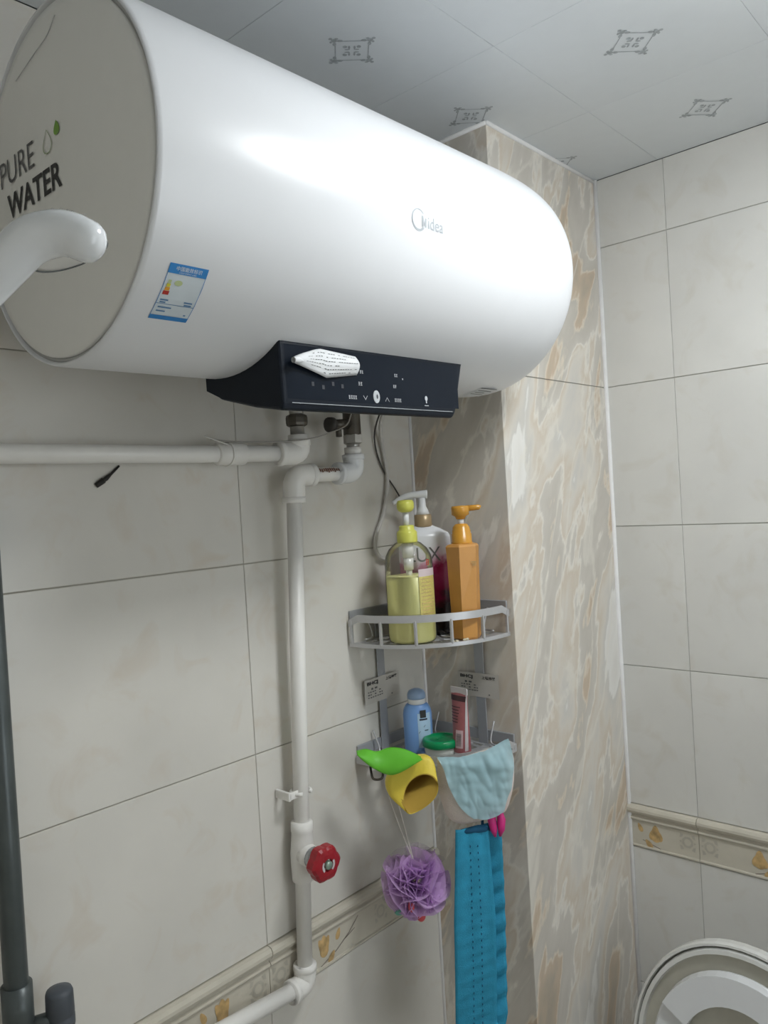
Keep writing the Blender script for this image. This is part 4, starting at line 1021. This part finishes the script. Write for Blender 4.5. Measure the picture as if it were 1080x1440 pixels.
# lilac bath puff
pc = loc3(-.058, -.192, -.012)
pf = thing('bath_puff', 'lilac mesh bath puff hanging on white cords below the yellow glove', 'puff', tuple(pc))
rnd = random.Random(11)
def ruffle(dr, up, R_, amp, ph, nf, rin=.012, spread=1.0):
    dr = dr.normalized(); s_ = dr.cross(up).normalized(); q_ = s_.cross(dr)
    def f_(u, v):
        a = (u-.5)*math.pi*spread; r_ = rin+(R_-rin)*v
        wv = amp*(.25+.75*v)*math.sin(nf*a+ph)+.35*amp*v*math.sin(2.1*nf*a+ph*2)
        cup = .008*(1-v)*math.cos(a)
        return pc+dr*(r_*math.cos(a)-cup*0)+s_*(r_*math.sin(a))+q_*wv
    return grid(40, 7, f_)
L1, L2 = [], []
for k in range(44):
    d_ = (NN*rnd.uniform(.25, 1.3)+T*rnd.uniform(-1, 1)+Vector((0, 0, rnd.uniform(-1, .9)))).normalized()
    up_ = Vector((rnd.uniform(-1, 1), rnd.uniform(-1, 1), rnd.uniform(-1, 1)))
    L1.append(ruffle(d_, up_, rnd.uniform(.048, .062), rnd.uniform(.006, .013), rnd.uniform(0, 6), rnd.uniform(2.4, 4.2), rin=.022, spread=rnd.uniform(.55, .95)))
for k in range(9):
    d_ = (T*rnd.uniform(-1, 1)+Vector((0, 0, rnd.uniform(-.3, 1)))-NN*rnd.uniform(0.0, .8)).normalized()
    L2.append(ruffle(d_, Vector((rnd.uniform(-1, 1), rnd.uniform(-1, 1), rnd.uniform(-1, 1))), rnd.uniform(.056, .064), rnd.uniform(.008, .013), rnd.uniform(0, 6), rnd.uniform(2.0, 3.0)))
obj('net_ruffles', merge(*L1), 'net_lilac', pf, True)['kind'] = 'stuff'
obj('loose_netting', merge(*L2), 'net_pale', pf, True)['kind'] = 'stuff'
for a, b, c, m_, sx2, sz2 in ((-.054, -.232, .024, 'bead_red', .008, .010), (-.070, -.210, .034, 'bead_red', .0055, .010), (-.090, -.224, .020, 'bead_green', .008, .006)):
    obj('plastic_petal', ellipsoid(loc3(a, b, c), sx2, sx2, sz2), m_, pf, True, label='red petal' if 'red' in m_ else 'green petal')
obj('cord', tube(spline([loc3(-.098, -.02, -.03), loc3(-.088, -.065, -.012), loc3(-.068, -.125, .004), loc3(-.060, -.15, .0)], 6), .0013, 6), 'cord_white', pf, True)
obj('cord', tube(spline([loc3(-.086, -.02, -.03), loc3(-.076, -.070, -.012), loc3(-.066, -.118, .004), loc3(-.060, -.15, .0)], 6), .0013, 6), 'cord_white', pf, True)

# blue bath strap folded into a long loop
bs = thing('bath_strap', 'long teal blue quilted bath strap hanging in a loop below the mitt', 'strap', tuple(loc3(.04, -.43)))
path = []
ztop, zbot = -.094, -.425
for i in range(61): path.append(('f', i/60))
for i in range(1, 10): path.append(('b', i/10))
for i in range(61): path.append(('r', 1-i/60))
def strap_pt(k, wv, lift=0.0):
    kind, t = path[k]
    # front panel centre / width, rear panel set back and to the right
    z = ztop+(zbot-ztop)*t
    fa = .040+(-.012)*t; ra = .066+(-.020)*t**2*.6
    hw_ = .028+.0075*min(1, t*2.2)
    if kind == 'f': a, c, ww = fa, .020+.012*math.sin(math.pi*t*.9), hw_
    elif kind == 'r': a, c, ww = ra, .008-.014*math.sin(math.pi*t), .026+.004*min(1, t*2)
    else:
        an = math.pi*t; fz = .020+.012*math.sin(math.pi*.9); rz = .008
        a = fa*(1-t)+ra*t if False else (.028*(1-t)+.054*t); c = (fz+rz)/2+(fz-rz)/2*math.cos(an); z = zbot-.020*math.sin(an); ww = .0355*(1-t)+.030*t
    wr_n = 0
    if kind == 'r': wr_n = .0042*math.sin(t*58+wv*1.5)*min(1, t*2)
    if kind == 'f': wr_n = .0012*math.sin(t*95+wv*3)*min(1, t*2)*(1-wv*wv)+.0018*math.sin(wv*7)*(1-t)
    return loc3(a+ww*wv, z+(.004*wv if kind == 'r' else 0), c+wr_n+lift-.004*wv*(1 if kind == 'f' else 0))
nP = len(path)
V = [strap_pt(k, -1+2*j/12) for k in range(nP) for j in range(13)]
Fc = [(k*13+j, k*13+j+1, (k+1)*13+j+1, (k+1)*13+j) for k in range(nP-1) for j in range(12)]
solid(obj('webbing', (V, Fc), 'strap_blue', bs, True), .0024, 0)
st = []
for wv in (-.12, .30):
    for k in range(5, 60, 2):
        p0, p1 = strap_pt(k, wv, .0022), strap_pt(k, wv, .0022)+(strap_pt(k+1, wv, .0022)-strap_pt(k, wv, .0022))*.55
        st.append(tube([p0, p1], .0008, 5))
obj('stitching', merge(*st), 'strap_stitch', bs)
obj('top_gather', tube([loc3(.022, -.099, .020), loc3(.052, -.0975, .018), loc3(.082, -.101, .010)], [.004, .0065, .004], 10), 'strap_stitch', bs, True)
obj('hanging_loop', tube(spline([loc3(.06, -.095, .010), loc3(.064, -.080, -.010), loc3(.07, -.045, -.018)], 5), .0025, 8), 'strap_stitch', bs, True)
pk = thing('pink_hair_clip', 'bright pink two-pronged plastic clip above the blue strap', 'clip', tuple(loc3(.083, -.11, .01)))
for da in (-.008, .008):
    obj('prong', tube([loc3(.083+da*.9, -.070, .010), loc3(.083+da, -.085, .018), loc3(.083+da*.8, -.100, .022), loc3(.083+da*.5, -.112, .020)], [.004, .0075, .006, .002], 10), 'pink_rubber', pk, True)
obj('prong_bridge', tube([loc3(.074, -.072, .010), loc3(.092, -.072, .010)], .005, 8), 'pink_rubber', pk, True)

# ================================================================ toilet with raised seat and lid
tl = thing('toilet', 'white ceramic toilet with seat and lid raised beside the right wall', 'toilet', (1.25, .475, 0))
TYC = .475
def lidp(u, s, d):      # u across (towards -y to the right), s up the lid from the hinge, d out from lid face
    ln = Vector((math.sin(math.radians(9)), 0, math.cos(math.radians(9)))); nrm = Vector((-math.cos(math.radians(9)), 0, math.sin(math.radians(9))))
    return Vector((1.335, TYC, .405))+ln*s+nrm*d+Vector((0, -u, 0))
LH = .388
def egg(k=1.0, n=56, inset=0.0):
    pts = []
    for i in range(n):
        a = 2*math.pi*i/n; c, s = math.cos(a), math.sin(a)
        hw_ = .196-inset
        if s >= 0: pts.append((hw_*k*math.copysign(abs(c)**.96, c), .165+(LH-.165-inset)*k*abs(s)**.96))
        else: pts.append((hw_*k*math.copysign(abs(c)**.55, c), .165-(.165-inset)*k*abs(s)**.75))
    return pts
def ringband(o1, o2, d1, d2):
    n = len(o1); V = [lidp(*p, d1) for p in o1]+[lidp(*p, d2) for p in o2]
    return V, [(i, (i+1) % n, n+(i+1) % n, n+i) for i in range(n)]
e = [egg(inset=q) for q in (0, .002, .006, .008, .0095, .0115, .0185, .0205)]
lid_vf = merge(prism(egg(inset=0), lambda u, v, d: lidp(u, v, d), -.012, .004), ringband(e[0], e[1], .004, .012), ringband(e[1], e[2], .012, .012), ringband(e[2], e[3], .012, .003),
               ringband(e[4], e[5], .003, .015), ringband(e[5], e[6], .015, .015), ringband(e[6], e[7], .015, .0045))
lid = obj('lid', lid_vf, 'lid_cream', tl, False)
obj('lid_groove', ringband(e[2], e[5], .0052, .0052), 'lid_groove', lid)
ei = egg(inset=.0205); n_e = len(ei)
obj('lid_underside', ([lidp(*p, .0046) for p in ei], [tuple(range(n_e))]), 'lid_inner', lid)
# seat ring
so = egg(inset=.043); si = egg(inset=.094)
def seat_ring(o1, i1, d0, d1, b=.005):
    o2 = [((a[0]*.975), .165+(a[1]-.165)*.975) for a in o1]; i2 = [((a[0]*1.03), .165+(a[1]-.165)*1.03) for a in i1]
    return merge(ringband(o1, o1, d0, d1-b), ringband(o1, o2, d1-b, d1), ringband(o2, i2, d1, d1), ringband(i2, i1, d1, d1-b), ringband(i1, i1, d1-b, d0), ringband(i1, o1, d0, d0))
seat = obj('seat', seat_ring(so, si, .017, .026), 'ceramic', tl, True)
# thicker front part of the seat with a step where it ends
def arcpad(i0, i1):
    V, Fc = [], []; idx = list(range(i0, i1+1))
    for i in idx:
        o1, q1 = so[i % 56], si[i % 56]
        o2 = (o1[0]*.985, .165+(o1[1]-.165)*.985)
        V += [lidp(*o1, .024), lidp(*o2, .040), lidp(*q1, .038), lidp(*q1, .024)]
    for k in range(len(idx)-1):
        for q in range(4): r2 = (q+1) % 4; Fc.append((4*k+q, 4*k+r2, 4*k+4+r2, 4*k+4+q))
    Fc += [(3, 2, 1, 0), tuple(len(V)-4+q for q in range(4))]
    return V, Fc
obj('seat_front', arcpad(5, 23), 'ceramic', seat)
obj('lid_label', merge(*[quad_grid(-.035+.008*k, -.029+.008*k, .232, .243, lambda u, v: lidp(u, v, .0056)) for k in range(5)], quad_grid(-.037, .01, .216, .228, lambda u, v: lidp(u, v, .0055))), 'ink_navy', lid)
for q in (-.085, .055): obj('hinge', tube([lidp(q, -.004, .012), lidp(q+.03, -.004, .012)], .012, 12), 'ceramic', tl, True)
# bowl, rim and cistern
def bowl(u, v):
    a = 2*math.pi*u; zz = .40*v
    k = .62+.38*max(0, v-.25)**.6/.75**.6 if v > .25 else .62
    c, s = math.cos(a), math.sin(a)
    return Vector((1.14+(.235*k if c < 0 else .19)*c, TYC+.18*k*s, zz))
obj('bowl', merge(grid(40, 14, bowl, True), grid(40, 4, lambda u, v: (lambda p: Vector((1.14+(p.x-1.14)*(1-.28*v), TYC+(p.y-TYC)*(1-.28*v), .40-.0*v)))(bowl(u, 1)), True), grid(40, 6, lambda u, v: (lambda p: Vector((1.14+(p.x-1.14)*.72*(1-.7*v), TYC+(p.y-TYC)*.72*(1-.7*v), .40-.16*v)))(bowl(u, 1)), True), ([Vector((1.14+.072*1.2*math.cos(t), TYC+.04*math.sin(t), .242)) for t in [k*math.pi/8 for k in range(16)]], [tuple(range(16))])), 'ceramic', tl, True)
tk = obj('cistern', box(1.44, XD-.012, TYC-.16, TYC+.16, .30, .47, .02, 3), 'ceramic', tl, True)
obj('cistern_lid', box(1.432, XD-.010, TYC-.166, TYC+.166, .472, .50, .01, 3), 'ceramic', tk, True)
obj('pedestal', box(1.25, XD-.02, TYC-.13, TYC+.13, 0.001, .39, .03, 3), 'ceramic', tl, True)

# small print stays joined: too small to pick apart
for o in bpy.data.objects:
    if o.type == 'MESH' and o.name.split('.')[0] in ('label_text', 'panel_print', 'small_print', 'sticker_print', 'label_print', 'text_rows', 'barcode_bars', 'display_ghost', 'flower_print', 'damask_print', 'stem_print', 'stitching', 'slot_insert', 'label_title', 'lid_label'):
        o['kind'] = 'stuff'
